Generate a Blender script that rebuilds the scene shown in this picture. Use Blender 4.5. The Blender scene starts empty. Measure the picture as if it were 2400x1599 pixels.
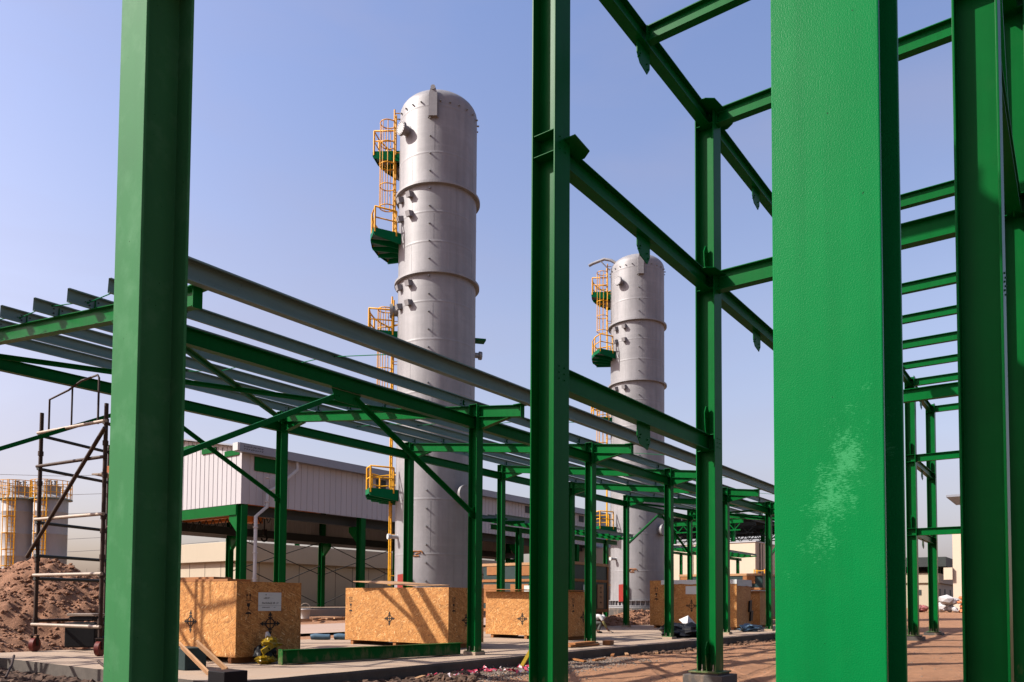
import bpy, bmesh, math, random
from mathutils import Vector, Matrix, noise
R = math.radians
random.seed(7)
S = bpy.context.scene
COL = S.collection

# ------------------------------------------------------------------ camera
F = 1814.57
cd = bpy.data.cameras.new('camera'); cam = bpy.data.objects.new('camera', cd); COL.objects.link(cam)
cd.sensor_width = 36; cd.sensor_fit = 'HORIZONTAL'; cd.lens = F/2400*36
cd.shift_y = (1335.28-799.5)/2400
cd.clip_start = .05; cd.clip_end = 3000
ya, pi_, ro = R(36.3457), R(2.3876), R(.3596)
fw = Vector((math.cos(ya), math.sin(ya), 0)); rt = Vector((math.sin(ya), -math.cos(ya), 0)); up = Vector((0, 0, 1))
fwd = fw*math.cos(pi_)+up*math.sin(pi_); up2 = up*math.cos(pi_)-fw*math.sin(pi_)
rgt = rt*math.cos(ro)+up2*math.sin(ro); upv = up2*math.cos(ro)-rt*math.sin(ro)
M = Matrix((rgt, upv, -fwd)).transposed().to_4x4(); M.translation = Vector((0, 0, 1.3))
cam.matrix_world = M
S.camera = cam

# ------------------------------------------------------------------ sky, sun, exposure
SUN = Vector((-.573, .516, .636)).normalized()
w = bpy.data.worlds.new('World'); S.world = w; w.use_nodes = True
nt = w.node_tree; bg = nt.nodes['Background']
sky = nt.nodes.new('ShaderNodeTexSky'); sky.sky_type = 'NISHITA'; sky.sun_disc = False
sky.sun_elevation = math.asin(SUN.z); sky.sun_rotation = math.atan2(SUN.x, SUN.y) % (2*math.pi)
sky.dust_density = 3.0; sky.air_density = 1.15; sky.ozone_density = 1.2
tint = nt.nodes.new('ShaderNodeMix'); tint.data_type = 'RGBA'; tint.blend_type = 'MULTIPLY'
tint.inputs[0].default_value = 1.0
tcw = nt.nodes.new('ShaderNodeTexCoord'); sepw = nt.nodes.new('ShaderNodeSeparateXYZ'); rw = nt.nodes.new('ShaderNodeValToRGB')
nt.links.new(tcw.outputs['Generated'], sepw.inputs[0]); nt.links.new(sepw.outputs[2], rw.inputs[0])
ew = rw.color_ramp.elements; ew[0].position = 0; ew[0].color = (.82, .71, .80, 1); ew[1].position = .62; ew[1].color = (.90, .87, 1.03, 1)
e_ = ew.new(.16); e_.color = (1.02, .83, .85, 1); e_ = ew.new(.34); e_.color = (1.10, .92, .95, 1)
nt.links.new(rw.outputs[0], tint.inputs[7]); nt.links.new(sky.outputs[0], tint.inputs[6])
mpw = nt.nodes.new('ShaderNodeMapping'); mpw.inputs['Scale'].default_value = (1.2, 1.2, 3.6); nt.links.new(tcw.outputs['Generated'], mpw.inputs[0])
nzw = nt.nodes.new('ShaderNodeTexNoise'); nzw.inputs['Scale'].default_value = 1.5; nzw.inputs['Detail'].default_value = 6; nzw.inputs['Roughness'].default_value = .5; nzw.inputs['Distortion'].default_value = .6
nt.links.new(mpw.outputs[0], nzw.inputs['Vector'])
rnw = nt.nodes.new('ShaderNodeValToRGB'); rnw.color_ramp.elements[0].position = .42; rnw.color_ramp.elements[0].color = (0, 0, 0, 1); rnw.color_ramp.elements[1].position = .75; rnw.color_ramp.elements[1].color = (.34, .34, .34, 1)
nt.links.new(nzw.outputs[0], rnw.inputs[0])
wisp = nt.nodes.new('ShaderNodeMix'); wisp.data_type = 'RGBA'; nt.links.new(rnw.outputs[0], wisp.inputs[0]); nt.links.new(tint.outputs[2], wisp.inputs[6]); wisp.inputs[7].default_value = (2.15, 1.98, 2.5, 1)
nt.links.new(wisp.outputs[2], bg.inputs[0])
bg.inputs[1].default_value = .105
sl = bpy.data.lights.new('sun', 'SUN'); so = bpy.data.objects.new('sun', sl); COL.objects.link(so)
sl.energy = 5.0; sl.angle = R(.53); sl.color = (1, .95, .87)
so.rotation_euler = SUN.to_track_quat('Z', 'Y').to_euler(); so.location = (0, 0, 40)
S.view_settings.view_transform = 'Standard'; S.view_settings.look = 'None'
S.view_settings.exposure = 1.15; S.view_settings.gamma = 1

# ------------------------------------------------------------------ materials
def lin(c):
    return tuple((x/12.92 if x <= .04045 else ((x+.055)/1.055)**2.4) for x in c)
class NT:
    def __init__(s, name):
        s.m = bpy.data.materials.new(name); s.m.use_nodes = True
        s.t = s.m.node_tree; s.b = s.t.nodes['Principled BSDF']
    def n(s, typ, **kw):
        x = s.t.nodes.new('ShaderNode'+typ)
        for k, v in kw.items():
            if isinstance(k, str) and k.startswith('i_'):
                x.inputs[k[2:].replace('_', ' ')].default_value = v
            else: setattr(x, k, v)
        return x
    def l(s, a, b): s.t.links.new(a, b)
    def coord(s, what='Object', scale=(1, 1, 1), rot=(0, 0, 0)):
        tc = s.n('TexCoord'); mp = s.n('Mapping'); s.l(tc.outputs[what], mp.inputs[0])
        mp.inputs['Scale'].default_value = scale; mp.inputs['Rotation'].default_value = rot
        return mp.outputs[0]
    def noise(s, vec, scale, detail=5, rough=.55, dist=0):
        x = s.n('TexNoise'); x.inputs['Scale'].default_value = scale; x.inputs['Detail'].default_value = detail
        x.inputs['Roughness'].default_value = rough; x.inputs['Distortion'].default_value = dist
        s.l(vec, x.inputs['Vector']); return x.outputs[0]
    def ramp(s, fac, stops):
        x = s.n('ValToRGB'); e = x.color_ramp.elements
        while len(e) < len(stops): e.new(.5)
        for i, (p, c) in enumerate(stops):
            e[i].position = p; e[i].color = (c if len(c) == 4 else (*c, 1))
        s.l(fac, x.inputs[0]); return x.outputs[0]
    def mix(s, fac, a, b, mode='MIX'):
        x = s.n('Mix', data_type='RGBA', blend_type=mode)
        for v, k in ((fac, 0), (a, 6), (b, 7)):
            if hasattr(v, 'is_linked'): s.l(v, x.inputs[k])
            else: x.inputs[k].default_value = v if k == 0 else (*v[:3], 1)
        return x.outputs[2]
    def bump(s, h, strength=.3, dist=.01, prev=None):
        x = s.n('Bump'); x.inputs['Strength'].default_value = strength; x.inputs['Distance'].default_value = dist
        s.l(h, x.inputs['Height'])
        if prev is not None: s.l(prev, x.inputs['Normal'])
        s.l(x.outputs[0], s.b.inputs['Normal']); return x.outputs[0]
    def base(s, c):
        if hasattr(c, 'is_linked'): s.l(c, s.b.inputs['Base Color'])
        else: s.b.inputs['Base Color'].default_value = (*c, 1)
    def fin(s, rough=.6, metal=0, spec=.5, coat=0):
        s.b.inputs['Roughness'].default_value = rough; s.b.inputs['Metallic'].default_value = metal
        s.b.inputs['Specular IOR Level'].default_value = spec
        s.b.inputs['Coat Weight'].default_value = coat
        return s.m
def mul(c, k): return tuple(min(1, x*k) for x in c)
def plain(name, c, rough=.6, metal=0, var=.18, vs=2.5, bump=.12, bs=60, spec=.22, streak=False):
    g = NT(name)
    v = g.coord('Object', (1, 1, .15) if streak else (1, 1, 1))
    a = g.noise(v, vs, 6); b = g.noise(v, vs*9, 4)
    col = g.mix(a, mul(c, 1-var*1.6), mul(c, 1+var*1.6))
    col = g.mix(.3, col, g.mix(b, mul(c, 1-var*2), mul(c, 1+var*2)))
    g.base(col)
    if bump:
        g.bump(g.noise(g.coord('Object'), bs, 3), bump, .004)
    return g.fin(rough, metal, spec)

GREEN = (.0002, .060, .0105)
def green_paint(name, c=GREEN, peel=.25, scuff=False, dust=0, rough=.36, spec=.045):
    g = NT(name); v = g.coord('Object')
    a = g.noise(v, 1.3, 6, .6); streak = g.noise(g.coord('Object', (9, 9, .35)), 1.0, 5, .6)
    col = g.mix(a, mul(c, .80), mul(c, 1.2))
    col = g.mix(g.ramp(streak, [(.45, (0, 0, 0)), (.75, (.35, .35, .35))]), col, mul(c, .6))
    d = g.ramp(g.noise(v, 3.1, 7, .65), [(.5, (0, 0, 0)), (.8, (1, 1, 1))])
    dustc = (.10, .13, .08)
    if dust:
        f = g.n('Math', operation='MULTIPLY_ADD'); g.l(d, f.inputs[0]); f.inputs[1].default_value = .25; f.inputs[2].default_value = dust
        col = g.mix(f.outputs[0], col, (.075, .165, .085))
    else:
        f = g.n('Math', operation='MULTIPLY'); g.l(d, f.inputs[0]); f.inputs[1].default_value = .02
        col = g.mix(f.outputs[0], col, dustc)
    oi = g.n('ObjectInfo'); col = g.mix(oi.outputs['Random'], col, g.mix(1.0, col, (1.22, 1.22, 1.3), 'MULTIPLY'))
    # small chips and primer spots
    ch = g.ramp(g.noise(v, 38, 2, .5), [(.755, (0, 0, 0)), (.775, (1, 1, 1))])
    col = g.mix(ch, col, mul(c, .35))
    if scuff:
        mp = g.n('Mapping'); tc = g.n('TexCoord'); g.l(tc.outputs['Object'], mp.inputs[0])
        mp.inputs['Location'].default_value = (0, 0, 0)
        sub = g.n('VectorMath', operation='SUBTRACT'); g.l(tc.outputs['Object'], sub.inputs[0]); sub.inputs[1].default_value = (0, .755-.784, 1.76+.10)
        rot = g.n('VectorRotate', rotation_type='X_AXIS'); g.l(sub.outputs[0], rot.inputs[0]); rot.inputs['Angle'].default_value = R(-17)
        sc = g.n('VectorMath', operation='MULTIPLY'); g.l(rot.outputs[0], sc.inputs[0]); sc.inputs[1].default_value = (0, 8.0, 2.3)
        ln = g.n('VectorMath', operation='LENGTH'); g.l(sc.outputs[0], ln.inputs[0])
        sp = g.noise(g.coord('Object', (1, .38, 1.5)), 150, 3, .75); big = g.noise(v, 12, 5, .7)
        m1 = g.n('Math', operation='MULTIPLY_ADD'); g.l(big, m1.inputs[0]); m1.inputs[1].default_value = 1.0; g.l(sp, m1.inputs[2])
        m2 = g.n('Math', operation='MULTIPLY_ADD'); g.l(ln.outputs[1], m2.inputs[0]); m2.inputs[1].default_value = -.34; g.l(m1.outputs[0], m2.inputs[2])
        mask = g.ramp(m2.outputs[0], [(.86, (0, 0, 0)), (1.0, (.42, .42, .42))])
        col = g.mix(mask, col, (.05, .25, .105))
    sx = g.n('SeparateXYZ'); g.l(v, sx.inputs[0]); sn = g.noise(g.coord('Object', (5, 5, 2.2)), 1.0, 6, .7)
    h1 = g.n('Math', operation='MULTIPLY_ADD'); g.l(sx.outputs[2], h1.inputs[0]); h1.inputs[1].default_value = -.55; g.l(sn, h1.inputs[2])
    col = g.mix(g.ramp(h1.outputs[0], [(.38, (0, 0, 0)), (.62, (.55, .55, .55))]), col, (.17, .115, .07))
    g.base(col)
    n1 = g.bump(g.noise(v, 170, 3, .5), peel, .004)
    g.bump(g.noise(v, 6, 3, .5), .05, .01, n1)
    return g.fin(rough, 0, spec)

M_green = green_paint('green_gloss_paint', peel=.08, rough=.36)
M_greenbig = green_paint('green_gloss_paint_thick', c=(.0002, .088, .0195), peel=.24, scuff=True, rough=.33, spec=.06)
M_greendust = green_paint('green_paint_chalky', peel=.18, dust=.24, rough=.6)
M_greenrail = green_paint('green_paint_far', c=(.0006, .075, .024), peel=.05)
def galv(name, c):
    g = NT(name); v = g.coord('Object', (.6, .6, 1))
    a = g.noise(v, 2.2, 7, .65, .4); b = g.noise(g.coord('Object', (.5, 9, 9)), 3, 6, .6)
    col = g.mix(a, mul(c, .7), mul(c, 1.35)); col = g.mix(.35, col, g.mix(b, mul(c, .6), mul(c, 1.5)))
    sp = g.ramp(g.noise(g.coord('Object'), 26, 2), [(.70, (0, 0, 0)), (.76, (1, 1, 1))])
    col = g.mix(sp, col, mul(c, .55)); g.base(col)
    g.bump(g.noise(g.coord('Object'), 30, 3), .08, .003)
    return g.fin(.55, .2, .3)
M_galv = galv('galvanised_steel', (.088, .147, .150))
M_tower = None
def tower_metal():
    g = NT('tower_grey_metal'); v = g.coord('Object')
    a = g.noise(v, .45, 6, .6); st = g.noise(g.coord('Object', (3, 3, .10)), 1.2, 6, .62)
    hz = g.noise(g.coord('Object', (.25, .25, 5)), 1.0, 5, .6)
    c = (.190, .184, .190)
    col = g.mix(g.ramp(a, [(.3, (0, 0, 0)), (.7, (1, 1, 1))]), mul(c, .80), mul(c, 1.14))
    pa = g.noise(g.coord('Object', (1, 1, .6)), 1.6, 8, .7, .5)
    col = g.mix(g.ramp(pa, [(.46, (0, 0, 0)), (.62, (.55, .55, .55))]), col, mul(c, .80)); col = g.mix(g.ramp(pa, [(.30, (.5, .5, .5)), (.42, (0, 0, 0))]), col, mul(c, 1.25))
    col = g.mix(g.ramp(st, [(.42, (0, 0, 0)), (.72, (.7, .7, .7))]), col, mul(c, .70))
    col = g.mix(g.ramp(hz, [(.5, (0, 0, 0)), (.75, (.3, .3, .3))]), col, mul(c, 1.18))
    g.base(col); g.bump(hz, .06, .02)
    return g.fin(.55, .12, .35)
M_tower = tower_metal()
M_towerdk = plain('dull_grey_metal', (.20, .20, .20), .5, .4)
M_dark = plain('black_rubbery_dark', (.012, .012, .013), .6)
M_yellow = plain('safety_orange_yellow', (.48, .225, .004), .45, 0, .15)
M_rust = plain('rusted_tube_steel', (.030, .017, .012), .6, .3, .35, 6)
M_palesteel = plain('pale_tube_steel', (.22, .175, .14), .55, .25, .25, 6)
M_redwheel = plain('red_caster', (.10, .016, .012), .5)
M_clad = plain('white_cladding', (.29, .28, .29), .5, 0, .07, .6, 0, streak=True)
M_fascia = plain('grey_flashing', (.17, .18, .205), .45, .2, .08)
M_white = plain('white_plastic', (.33, .325, .32), .5, 0, .06)
M_cream = plain('cream_panel', (.38, .31, .235), .7, 0, .06, .4, 0)
M_beige = plain('beige_panel', (.28, .24, .18), .7, 0, .07, .4, 0, streak=True)
M_darkroof = plain('dark_roof_steel', (.022, .026, .026), .6, .1)
M_cranepaint = plain('crane_orange', (.36, .11, .02), .5)
M_tealcloth = plain('dark_teal_sheet', (.011, .025, .025), .45, 0, .3, 4, .3, 12)
M_siloc = plain('silo_white_grey', (.26, .255, .26), .6, .0, .1, .8, 0, streak=True)
M_red = plain('red_paint', (.18, .012, .008), .5)
M_tape = plain('red_white_tape', (.26, .022, .045), .5)
M_tapew = plain('tape_white', (.36, .30, .31), .5)
M_blue = plain('grey_blue_wrap', (.04, .075, .11), .5, 0, .2, 8, .4, 14)
M_bluetarp = plain('bright_blue_tarp', (.03, .22, .55), .45)
M_black = plain('black_sheet', (.008, .008, .009), .45, 0, .2, 8, .6, 9, .08)
M_yelbag = plain('yellow_plastic', (.20, .125, .004), .4, 0, .2, 9, .5, 18)
M_cloth = plain('pale_cloth', (.34, .33, .33), .85, 0, .2, 22, .5, 60)
M_olive = plain('olive_sleeve', (.16, .145, .06), .85)
M_skin = plain('brown_skin', (.20, .10, .06), .6)
M_tealcloth_ = None
M_trouser = plain('dark_trousers', (.06, .06, .055), .85)
M_paper = plain('paper_sheet', (.38, .39, .38), .7, 0, .05)
M_ink = plain('black_ink', (.012, .011, .010), .8, 0, .1)
M_rope = plain('wire_dark', (.03, .03, .03), .6)
M_brick = plain('orange_brick', (.30, .10, .04), .85, 0, .3, 7)
M_maroon = plain('maroon_sack', (.20, .07, .07), .8, 0, .3, 6)

def concrete(name, c=(.245, .175, .122)):
    g = NT(name); v = g.coord('Object')
    a = g.noise(v, .8, 7, .65); b = g.noise(v, 7, 6, .6); d = g.noise(g.coord('Object', (.25, 1.6, 1)), 1.4, 6, .6)
    col = g.mix(a, mul(c, .72), mul(c, 1.15)); col = g.mix(.35, col, g.mix(b, mul(c, .6), mul(c, 1.3)))
    col = g.mix(g.ramp(d, [(.5, (0, 0, 0)), (.72, (.75, .75, .75))]), col, (.26, .165, .10))
    sp = g.ramp(g.noise(v, 45, 3), [(.68, (0, 0, 0)), (.74, (1, 1, 1))]); col = g.mix(sp, col, mul(c, .45))
    g.base(col); n1 = g.bump(b, .35, .02); g.bump(g.noise(v, 60, 4, .7), .4, .006, n1)
    return g.fin(.85)
M_conc = concrete('site_concrete'); M_concdk = concrete('rough_concrete', (.040, .034, .029))
M_road = concrete('road_concrete', (.26, .18, .14))
def soil(name, tread=False, c=(.235, .118, .062), d=(.165, .078, .040)):
    g = NT(name); v = g.coord('Object')
    a = g.noise(v, .35, 8, .65); b = g.noise(v, 3.5, 8, .7); f = g.noise(v, 28, 6, .75)
    col = g.mix(g.ramp(a, [(.35, (0, 0, 0)), (.65, (1, 1, 1))]), c, d)
    col = g.mix(g.ramp(b, [(.42, (0, 0, 0)), (.7, (.8, .8, .8))]), col, mul(c, 1.22))
    col = g.mix(g.ramp(f, [(.3, (.55, .55, .55)), (.5, (0, 0, 0))]), col, mul(d, .6))
    sp = g.ramp(g.noise(v, 75, 2), [(.66, (0, 0, 0)), (.7, (1, 1, 1))]); col = g.mix(sp, col, (.30, .23, .17))
    g.base(col); n1 = g.bump(b, .7, .06); n2 = g.bump(f, .9, .02, n1)
    if tread:
        tc = g.n('TexCoord'); prev = n2
        for (px_, py_, ang) in ((17.2, 8.2, R(33)), (18.3, 6.9, R(33)), (24, 8.6, R(8)), (24.4, 7.2, R(8))):
            ro_ = g.n('VectorRotate', rotation_type='Z_AXIS'); g.l(tc.outputs['Object'], ro_.inputs[0]); ro_.inputs['Center'].default_value = (px_, py_, 0); ro_.inputs['Angle'].default_value = -ang
            sb_ = g.n('VectorMath', operation='SUBTRACT'); g.l(ro_.outputs[0], sb_.inputs[0]); sb_.inputs[1].default_value = (px_, py_, 0)
            se = g.n('SeparateXYZ'); g.l(sb_.outputs[0], se.inputs[0])
            wob = g.n('Math', operation='MULTIPLY_ADD'); g.l(b, wob.inputs[0]); wob.inputs[1].default_value = .14; g.l(se.outputs[1], wob.inputs[2])
            ab = g.n('Math', operation='ABSOLUTE'); g.l(wob.outputs[0], ab.inputs[0])
            mk = g.ramp(ab.outputs[0], [(.10, (1, 1, 1)), (.19, (0, 0, 0))])
            sn_ = g.n('Math', operation='MULTIPLY_ADD'); g.l(ab.outputs[0], sn_.inputs[0]); sn_.inputs[1].default_value = 60; 
            fr = g.n('Math', operation='MULTIPLY'); g.l(se.outputs[0], fr.inputs[0]); fr.inputs[1].default_value = 52; g.l(fr.outputs[0], sn_.inputs[2])
            si = g.n('Math', operation='SINE'); g.l(sn_.outputs[0], si.inputs[0])
            a2 = g.n('Math', operation='MULTIPLY_ADD'); g.l(si.outputs[0], a2.inputs[0]); a2.inputs[1].default_value = .35; a2.inputs[2].default_value = -.8
            mm = g.n('Math', operation='MULTIPLY'); g.l(a2.outputs[0], mm.inputs[0]); g.l(mk, mm.inputs[1])
            prev = g.bump(mm.outputs[0], 1.0, .035, prev)
    return g.fin(.95, 0, .2)
M_soil = soil('red_tan_soil', True); M_mound = soil('mound_earth', False, (.215, .108, .062), (.135, .062, .034))
M_stone = plain('grey_stone', (.13, .10, .08), .9, 0, .35, 5)
M_clod = plain('earth_clod', (.060, .034, .022), .95, 0, .4, 6, .5, 25)

def osb(name, c=(.305, .122, .026)):
    g = NT(name)
    lay = []
    for k, (ang, sx, sy) in enumerate(((.5, 9.5, 54), (1.75, 9, 50), (2.75, 12, 62))):
        uvn = g.n('TexCoord'); oi = g.n('ObjectInfo'); vm = g.n('VectorMath', operation='MULTIPLY_ADD'); g.l(oi.outputs['Random'], vm.inputs[0]); vm.inputs[1].default_value = (41, 23, 0); g.l(uvn.outputs['UV'], vm.inputs[2])
        m0 = g.n('Mapping'); g.l(vm.outputs[0], m0.inputs[0]); m0.inputs['Rotation'].default_value = (0, 0, ang); mp = g.n('Mapping'); g.l(m0.outputs[0], mp.inputs[0]); mp.inputs['Scale'].default_value = (sx, sy, 1)
        mp.inputs['Location'].default_value = (3.7*k, 1.9*k, 0)
        nz = g.n('TexNoise'); nz.inputs['Scale'].default_value = .35; g.l(mp.outputs[0], nz.inputs['Vector'])
        ad = g.n('VectorMath', operation='MULTIPLY_ADD'); g.l(nz.outputs[1], ad.inputs[0]); ad.inputs[1].default_value = (1.2, 1.2, 0); g.l(mp.outputs[0], ad.inputs[2])
        vo = g.n('TexVoronoi'); vo.inputs['Scale'].default_value = 1; g.l(ad.outputs[0], vo.inputs['Vector'])
        sep = g.n('SeparateColor'); g.l(vo.outputs['Color'], sep.inputs[0]); lay.append(sep)
    sel = g.n('Math', operation='GREATER_THAN'); g.l(lay[0].outputs[1], sel.inputs[0]); sel.inputs[1].default_value = .55
    sel2 = g.n('Math', operation='GREATER_THAN'); g.l(lay[1].outputs[1], sel2.inputs[0]); sel2.inputs[1].default_value = .5
    m1 = g.n('Mix'); g.l(sel2.outputs[0], m1.inputs[0]); g.l(lay[2].outputs[0], m1.inputs[2]); g.l(lay[1].outputs[0], m1.inputs[3])
    m2 = g.n('Mix'); g.l(sel.outputs[0], m2.inputs[0]); g.l(m1.outputs[0], m2.inputs[2]); g.l(lay[0].outputs[0], m2.inputs[3])
    col = g.ramp(m2.outputs[0], [(0, mul(c, .48)), (.3, mul(c, .82)), (.6, mul(c, 1.05)), (.85, (.38, .19, .055)), (.97, (.40, .21, .07)), (1, (.52, .35, .17))])
    big = g.noise(g.coord('UV'), 1.3, 6, .65)
    col = g.mix(g.ramp(big, [(.4, (0, 0, 0)), (.75, (.45, .45, .45))]), col, mul(c, .65))
    g.base(col); g.bump(m2.outputs[0], .25, .004)
    return g.fin(.62, 0, .3)
M_osb = osb('strand_board')
M_wood = plain('raw_timber', (.27, .15, .075), .75, 0, .25, 7, .3, 30, streak=False)
M_wooddk = plain('brown_timber', (.20, .08, .026), .75, 0, .3, 7, .3, 30)

# ------------------------------------------------------------------ mesh builder
class MB:
    def __init__(s): s.v = []; s.f = []; s.sm = []
    def add(s, vs, fs, smooth=False):
        o = len(s.v); s.v += [tuple(x) for x in vs]
        for f in fs: s.f.append([i+o for i in f]); s.sm.append(smooth)
        return s
    def hexa(s, p):
        return s.add(p, [(0, 3, 2, 1), (4, 5, 6, 7), (0, 1, 5, 4), (1, 2, 6, 5), (2, 3, 7, 6), (3, 0, 4, 7)])
    def box(s, x0, x1, y0, y1, z0, z1):
        return s.hexa([(x0, y0, z0), (x1, y0, z0), (x1, y1, z0), (x0, y1, z0), (x0, y0, z1), (x1, y0, z1), (x1, y1, z1), (x0, y1, z1)])
    def obox(s, c, ax, ay, az):
        c, ax, ay, az = map(Vector, (c, ax, ay, az))
        return s.hexa([c-ax-ay-az, c+ax-ay-az, c+ax+ay-az, c-ax+ay-az, c-ax-ay+az, c+ax-ay+az, c+ax+ay+az, c-ax+ay+az])
    def bar(s, p0, p1, w, h, upv=(0, 0, 1)):
        p0, p1 = Vector(p0), Vector(p1); d = (p1-p0); L = d.length; d.normalize()
        u = d.cross(Vector(upv)); u = u.normalized() if u.length > 1e-5 else Vector((1, 0, 0)); v = u.cross(d)
        return s.obox((p0+p1)/2, d*L/2, u*w/2, v*h/2)
    def prism(s, poly, o, u, v, ext):
        o, u, v, ext = map(Vector, (o, u, v, ext)); n = len(poly)
        a = [o+u*x+v*y for x, y in poly]; b = [p+ext for p in a]
        return s.add(a+b, [list(range(n))[::-1], list(range(n, 2*n))]+[(i, (i+1) % n, (i+1) % n+n, i+n) for i in range(n)])
    def hsec(s, p0, p1, upv, h, b, tf, tw):
        p0, p1 = Vector(p0), Vector(p1); d = (p1-p0).normalized(); v = Vector(upv); v = (v-d*v.dot(d)).normalized(); u = d.cross(v)
        H, B, t = h/2, b/2, tw/2
        P = [(-B, -H), (B, -H), (B, -H+tf), (t, -H+tf), (t, H-tf), (B, H-tf), (B, H), (-B, H), (-B, H-tf), (-t, H-tf), (-t, -H+tf), (-B, -H+tf)]
        return s.prism(P, p0, u, v, p1-p0)
    def csec(s, p0, p1, upv, h, b, t, side=1, lip=.025):
        p0, p1 = Vector(p0), Vector(p1); d = (p1-p0).normalized(); v = Vector(upv); v = (v-d*v.dot(d)).normalized(); u = v.cross(d)*side
        P = [(0, 0), (b, 0), (b, lip), (b-t, lip), (b-t, t), (t, t), (t, h-t), (b-t, h-t), (b-t, h-lip), (b, h-lip), (b, h), (0, h)]
        if side < 0: P = P[::-1]
        return s.prism(P, p0, u, v, p1-p0)
    def tube(s, pts, r, n=8, cap=True):
        pts = [Vector(p) for p in pts]; N = len(pts); rings = []
        d0 = (pts[1]-pts[0]).normalized(); a = d0.cross(Vector((0, 0, 1)))
        if a.length < 1e-3: a = d0.cross(Vector((1, 0, 0)))
        a.normalize()
        vs = []
        for i in range(N):
            d = (pts[min(i+1, N-1)]-pts[max(i-1, 0)]).normalized()
            a = (a-d*a.dot(d)).normalized(); b = d.cross(a)
            rr = r[i] if isinstance(r, (list, tuple)) else r
            vs += [pts[i]+(a*math.cos(2*math.pi*k/n)+b*math.sin(2*math.pi*k/n))*rr for k in range(n)]
        fs = [(i*n+k, i*n+(k+1) % n, (i+1)*n+(k+1) % n, (i+1)*n+k) for i in range(N-1) for k in range(n)]
        s.add(vs, fs, True)
        if cap: s.add(vs[:n], [list(range(n))[::-1]]); s.add(vs[-n:], [list(range(n))])
        return s
    def lathe(s, prof, c, n=48, a0=0, a1=2*math.pi, smooth=True):
        c = Vector(c); full = abs(a1-a0-2*math.pi) < 1e-6; m = n if full else n+1
        vs = []
        for r, z in prof:
            vs += [c+Vector((r*math.cos(a0+(a1-a0)*k/n), r*math.sin(a0+(a1-a0)*k/n), z)) for k in range(m)]
        fs = []
        for i in range(len(prof)-1):
            for k in range(n):
                k2 = (k+1) % m if full else k+1
                fs.append((i*m+k, i*m+k2, (i+1)*m+k2, (i+1)*m+k))
        return s.add(vs, fs, smooth)
    def rock(s, c, r, squash=.7, rnd=random):
        ph = (1+5**.5)/2
        V = [(-1, ph, 0), (1, ph, 0), (-1, -ph, 0), (1, -ph, 0), (0, -1, ph), (0, 1, ph), (0, -1, -ph), (0, 1, -ph), (ph, 0, -1), (ph, 0, 1), (-ph, 0, -1), (-ph, 0, 1)]
        Fc = [(0, 11, 5), (0, 5, 1), (0, 1, 7), (0, 7, 10), (0, 10, 11), (1, 5, 9), (5, 11, 4), (11, 10, 2), (10, 7, 6), (7, 1, 8), (3, 9, 4), (3, 4, 2), (3, 2, 6), (3, 6, 8), (3, 8, 9), (4, 9, 5), (2, 4, 11), (6, 2, 10), (8, 6, 7), (9, 8, 1)]
        q = Matrix.Rotation(rnd.random()*6.28, 3, 'Z') @ Matrix.Rotation(rnd.random()*6.28, 3, 'X')
        sx, sy = .75+rnd.random()*.5, .75+rnd.random()*.5
        vs = []
        for p in V:
            p = q @ Vector(p)*(r/1.9)*(.75+.5*rnd.random()); vs.append((c[0]+p.x*sx, c[1]+p.y*sy, c[2]+p.z*squash))
        return s.add(vs, Fc)
    def build(s, name, mat, parent=None, bevel=0, sharp=None, **props):
        off = Vector((0, 0, 0)); q = parent
        while q: off += q.location; q = q.parent
        me = bpy.data.meshes.new(name)
        me.from_pydata([Vector(v)-off for v in s.v], [], s.f)
        me.validate()
        bm = bmesh.new(); bm.from_mesh(me); bmesh.ops.recalc_face_normals(bm, faces=bm.faces); 
        uv = bm.loops.layers.uv.new('UVMap')
        for f in bm.faces:
            n = f.normal; ax, ay, az = abs(n.x), abs(n.y), abs(n.z)
            for lp in f.loops:
                p = lp.vert.co
                lp[uv].uv = (p.y+31.3, p.z) if ax >= ay and ax >= az else ((p.x, p.z+17.7) if ay >= az else (p.x+7.1, p.y))
        bm.to_mesh(me); bm.free()
        if len(s.sm) == len(me.polygons):
            me.polygons.foreach_set('use_smooth', s.sm)
        me.materials.append(mat)
        o = bpy.data.objects.new(name, me); COL.objects.link(o)
        if parent: o.parent = parent
        if bevel:
            b = o.modifiers.new('bevel', 'BEVEL'); b.width = bevel; b.segments = 2; b.limit_method = 'ANGLE'; b.angle_limit = R(40)
        for k, v in props.items(): o[k] = v
        return o
def thing(name, label, category, loc=(0, 0, 0), group=None):
    o = bpy.data.objects.new(name, None); COL.objects.link(o); o.location = loc
    o.empty_display_size = .3
    o['label'] = label; o['category'] = category
    if group: o['group'] = group
    return o
def tag(o, label, category, group=None):
    o['label'] = label; o['category'] = category
    if group: o['group'] = group
    return o
def copy_tree(o, parent=None, off=None):
    c = o.copy(); COL.objects.link(c); c.parent = parent
    if off is not None: c.location = o.location+Vector(off)
    for ch in list(o.children): copy_tree(ch, c)
    return c
def text_mesh(txt, size, name, mat, parent, pos, rot):
    cu = bpy.data.curves.new('t', 'FONT'); cu.body = txt; cu.size = size; cu.align_x = 'CENTER'; cu.align_y = 'CENTER'; cu.extrude = .0006
    t = bpy.data.objects.new('t', cu); COL.objects.link(t)
    dg = bpy.context.evaluated_depsgraph_get(); dg.update()
    me = bpy.data.meshes.new_from_object(t.evaluated_get(dg)); bpy.data.objects.remove(t); bpy.data.curves.remove(cu)
    off = Vector((0, 0, 0)); q = parent
    while q: off += q.location; q = q.parent
    me.transform(Matrix.Translation(Vector(pos)-off) @ rot.to_4x4())
    me.materials.clear(); me.materials.append(mat)
    o = bpy.data.objects.new(name, me); COL.objects.link(o); o.parent = parent
    return o
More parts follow.
